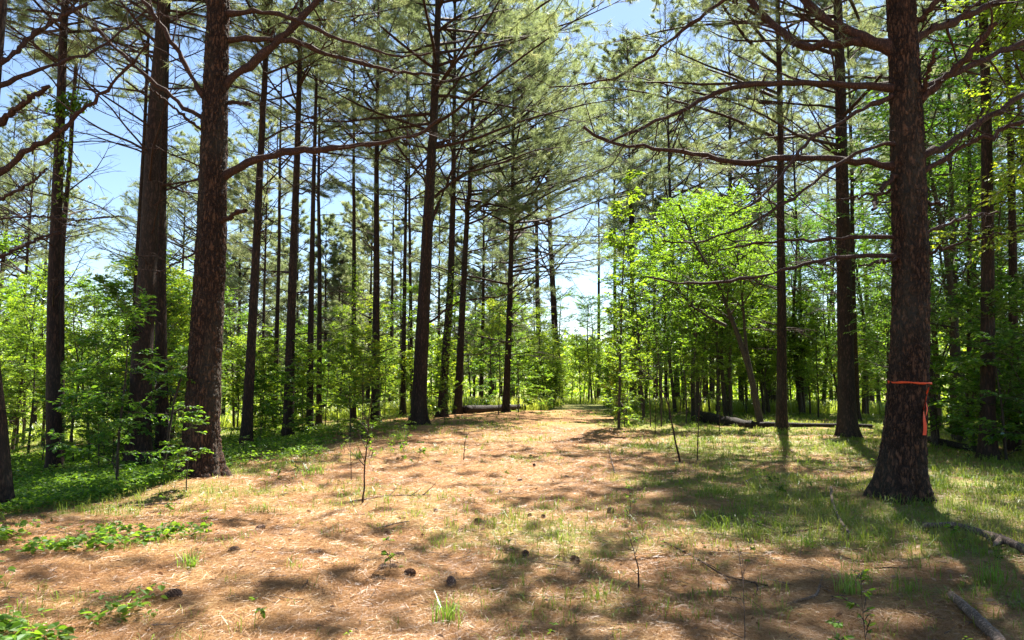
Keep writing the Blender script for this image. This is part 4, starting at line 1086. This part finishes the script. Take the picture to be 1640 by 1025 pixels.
rod('fallen_branch', [gp(1262, 970, .01), gp(1290, 965, .02), gp(1308, 957, .015), gp(1318, 925, .02)], (0.010, 0.008), 'crooked pale stick on the sunny straw near the bottom right', 'branch', M_DEAD, seed=11)
rod('fallen_branch', [gp(1255, 857, .02), gp(1285, 853, .02), gp(1320, 848, .02)], (0.007, 0.005), 'thin dark stick on the grass left of the big pine', 'branch', M_TWIG, twigs=3, seed=12)
rod('fallen_branch', [gp(1155, 826, .02), gp(1172, 834, .02)], (0.016, 0.014), 'short dark broken stick in the middle of the grass', 'branch', M_TWIG, seed=13)
rod('fallen_branch', [gp(1200, 833, .02), gp(1225, 846, .02), gp(1240, 852, .02)], (0.012, 0.006), 'short pale stick near the broken dark one', 'branch', M_DEAD, seed=14)
rod('fallen_branch', [gp(1400, 912, .01), gp(1425, 913, .02), gp(1475, 910, .01)], (0.006, 0.004), 'thin twig across the sunlit patch below the big pine', 'branch', M_TWIG, twigs=4, seed=15)
rod('fallen_branch', [gp(1060, 868, .01), gp(1110, 895, .02), gp(1160, 925, .01), gp(1230, 940, .01)], (0.009, 0.006), 'long dark stick half sunk in the straw right of the middle', 'branch', M_TWIG, twigs=3, seed=16)
rod('fallen_branch', [gp(560, 806, .02), gp(620, 797, .03), gp(690, 795, .02)], (0.010, 0.006), 'pale thin stick lying behind the leafless stems', 'branch', M_DEAD, twigs=3, seed=17)
rod('fallen_branch', [gp(655, 838, .02), gp(640, 842, .03), gp(600, 850, .02)], (0.006, 0.004), 'tiny pale twig in front of the leafless stems', 'branch', M_DEAD, seed=18)
rod('fallen_branch', [gp(205, 815, .03), gp(250, 812, .04), gp(290, 808, .02)], (0.010, 0.006), 'dry stick on the bank below the dark plated pine', 'branch', M_DEAD, twigs=2, seed=19)
rod('fallen_branch', [gp(50, 880, .03), gp(80, 862, .10), gp(115, 862, .03)], (0.005, 0.003), 'arched dry stem over the creepers at left', 'branch', M_DEAD, seed=20)
rod('fallen_branch', [gp(1190, 775, .02), gp(1215, 765, .03), gp(1250, 766, .02)], (0.012, 0.007), 'weathered stick in the shaded grass before the dark pine', 'branch', M_DEAD, twigs=2, seed=21)
rod('fallen_branch', [gp(985, 760, .02), gp(978, 735, .05), gp(975, 720, .08)], (0.009, 0.006), 'pale stick leaning on the grass near the tall thin sapling', 'branch', M_DEAD, seed=22)

def stem(pts, Y, r, label, seed, twigs=5, mat=None, name='dead_sapling', leafy=0):
    b = np.array([*at(pts[0][0], pts[0][1], Y)]); b[2] = gz(b[0], b[1]) - .03
    w = [b] + [at(x, y, Y) for x, y in pts[1:]]
    return rod(name, w, r, label, 'sapling', mat or M_TWIG, 6, twigs=twigs, seed=seed, wob=0.05)
stem([(581, 806), (583, 770), (586, 730), (590, 690), (591, 655)], hit(581, 806)[1], (0.012, 0.005), 'leafless upright stem on the straw left of the path', 61, 8)
stem([(563, 762), (562, 740), (560, 700)], hit(563, 770)[1], (0.007, 0.003), 'thin bare stem just left of the tallest leafless one', 62, 4)
stem([(742, 735), (744, 715), (747, 692)], hit(742, 737)[1], (0.010, 0.004), 'short bare stem on the straw before the leaning pines', 63, 4)
stem([(1090, 740), (1084, 715), (1078, 690), (1073, 655), (1060, 625), (1040, 600), (1015, 580)], hit(1090, 740)[1], (0.018, 0.005), 'curved bare sapling bending over the grass right of the path', 64, 8)
stem([(1117, 739), (1118, 700), (1120, 655), (1125, 600)], hit(1117, 739)[1], (0.012, 0.005), 'straight bare sapling beside the curved one', 65, 8)
stem([(1022, 948), (1023, 925), (1021, 905), (1016, 885), (1010, 868)], hit(1022, 948)[1], (0.007, 0.0025), 'little bare twig standing in its own round shadow', 66, 7)
stem([(1193, 1030), (1192, 980), (1190, 930), (1184, 890)], hit(1193, 1028)[1], (0.0035, 0.0015), 'tall dry weed stalk rising from the bottom of the view', 67, 8, M_DEAD)
stem([(1152, 692), (1153, 660), (1155, 610)], hit(1152, 696)[1], (0.012, 0.005), 'thin bare stem in front of the charred log', 68, 4)
stem([(1049, 700), (1050, 660), (1052, 600), (1055, 560)], hit(1049, 700)[1], (0.012, 0.005), 'thin upright bare stem left of the charred log', 69, 4)
stem([(262, 752), (268, 700), (280, 640), (293, 590)], 11.5, (0.03, 0.012), 'leaning bare stem between the black-trunked and the plated pine', 70, 5, M_HBARK)

# ------------------------------------------------------------------ pine cones
def cone_mesh(seed, L=0.095, Rm=0.027):
    rng = np.random.default_rng(seed)
    A = Acc()
    z = np.linspace(-L / 2, L / 2, 9); r = Rm * 0.62 * np.sqrt(np.clip(1 - ((z + L * .08) / (L * .62)) ** 2, 0.02, 1))
    A.add(*tubes(np.stack([z * 0, z * 0, z], 1)[None], r[None], 10))
    nsp = 90; i = np.arange(nsp); t = (i + .5) / nsp; zz = -L / 2 + L * t; th = i * 2.39996
    prof = np.sqrt(np.clip(1 - ((zz + L * .10) / (L * .64)) ** 2, 0.03, 1)) * Rm
    o = np.stack([np.cos(th), np.sin(th), 0 * th], 1); s = np.stack([-np.sin(th), np.cos(th), 0 * th], 1) * 0.009
    b = o * prof[:, None] * .45; b[:, 2] = zz
    tip = o * (prof * 1.12)[:, None]; tip[:, 2] = zz + 0.012
    up = np.array([0, 0, 0.0035])
    V = np.stack([b - s * .4, b + s * .4, tip + s, tip - s, tip + up * 2.2 + o * .002, b + up * 1.6], 1).reshape(-1, 3)
    q = i[:, None] * 6
    A.add(V, np.concatenate([q + np.array([0, 1, 2, 3])])); 
    A.add(V, np.concatenate([q + np.array([3, 2, 4]), q + np.array([1, 5, 4]), q + np.array([5, 0, 4]), q + np.array([1, 4, 2]), q + np.array([0, 3, 4])]))
    return A.mesh('pine_cone', [M_CONE], smooth=False)
M_CONE = bark_material('cone_scales', (0.05, 0.03, 0.02), (0.17, 0.10, 0.07), (0.34, 0.24, 0.17), scale=4)
cm = [cone_mesh(1), cone_mesh(2, 0.08, 0.030)]
def cone(px, py, label, group=None, s=1.0):
    p = gp(px, py)
    o = link('pine_cone', cm[rs.integers(2)], None, (p[0], p[1], p[2] + 0.016 * s), label=label, cat='pine cone', group=group)
    o.rotation_euler = (PI / 2 + rs.normal(0, .25), rs.normal(0, .3), rs.uniform(0, 6.28)); o.scale = (s, s, s)
cone(280, 957, 'dark open pine cone lying on the straw at the lower left', s=1.15)
cone(416, 849, 'round dark pine cone at the edge of a shadow left of the path', s=1.1)
cone(376, 884, 'grey-brown pine cone above the grass tuft at left')
cone(978, 822, 'black pine cone in the shade right of the path', s=1.3)
cone(640, 893, 'pine cone just above a close group of three, middle of the straw')
for x, y in ((612, 914), (629, 912), (655, 921)): cone(x, y, 'brown pine cone in the close group of three on the middle straw', 'cones in the close group of three')
cone(723, 937, 'flattened pine cone at the bottom middle of the straw')
cone(841, 891, 'pine cone half hidden in short grass right of the middle')
cone(920, 899, 'dark pine cone beside a grass tuft right of the middle')
for x, y in ((850, 731), (856, 746), (898, 782), (926, 817), (852, 820), (848, 828), (870, 829), (908, 765), (698, 819), (735, 854), (622, 856), (833, 770), (890, 740), (800, 790), (765, 835)):
    cone(x, y, 'small dark pine cone scattered on the path beyond the middle of the straw', 'cones scattered on the path', 0.72)

# ------------------------------------------------------------------ single grass tufts and leafy plants
def tuft(px, py, n, h, label, seed, wd=0.005, lean=0.7, rad=0.04):
    rng = np.random.default_rng(seed); b = gp(px, py)
    X = b[0] + rng.normal(0, rad, n); Y = b[1] + rng.normal(0, rad, n)
    V, Fc = blades(rng, X, Y, rng.uniform(0.5, 1.1, n) * h, np.full(n, wd), lean)
    link('grass_tuft', mesh('grass_tuft', V - b, Fc, [M_GRASSG], smooth=False), None, b, label=label, cat='grass tuft')
M_GRASSG = leaf_material('fresh_grass', [(0.0, (0.10, 0.19, 0.03)), (0.6, (0.19, 0.30, 0.05)), (1.0, (0.30, 0.36, 0.10))], 0.45, (1.6, 1.6, 0.8), 0.05)
tuft(304, 915, 60, 0.20, 'bright green grass tuft above the lower-left pine cone', 1)
tuft(1360, 952, 55, 0.20, 'green grass tuft near the bottom right beside crooked sticks', 2)
tuft(1590, 935, 60, 0.20, 'grass tuft at the right edge above the thick grey stick', 3)
tuft(715, 1000, 60, 0.18, 'grass tuft at the bottom edge, middle of the view', 4)
tuft(575, 735, 60, 0.20, 'shaggy grass tuft behind the leafless stems', 5, 0.006)
tuft(1290, 878, 50, 0.14, 'dark green tuft left of the thin twig below the big pine', 6)
tuft(640, 705, 80, 0.30, 'leafy grass clump in front of the stout pine', 7, 0.008, 0.6, 0.12)
tuft(500, 760, 80, 0.22, 'grass clump at the margin of the green cover, left', 8, 0.007, .7, .12)
tuft(1140, 790, 60, 0.18, 'grass tuft in the sunlit centre of the grassy patch', 9, 0.006, .7, .08)
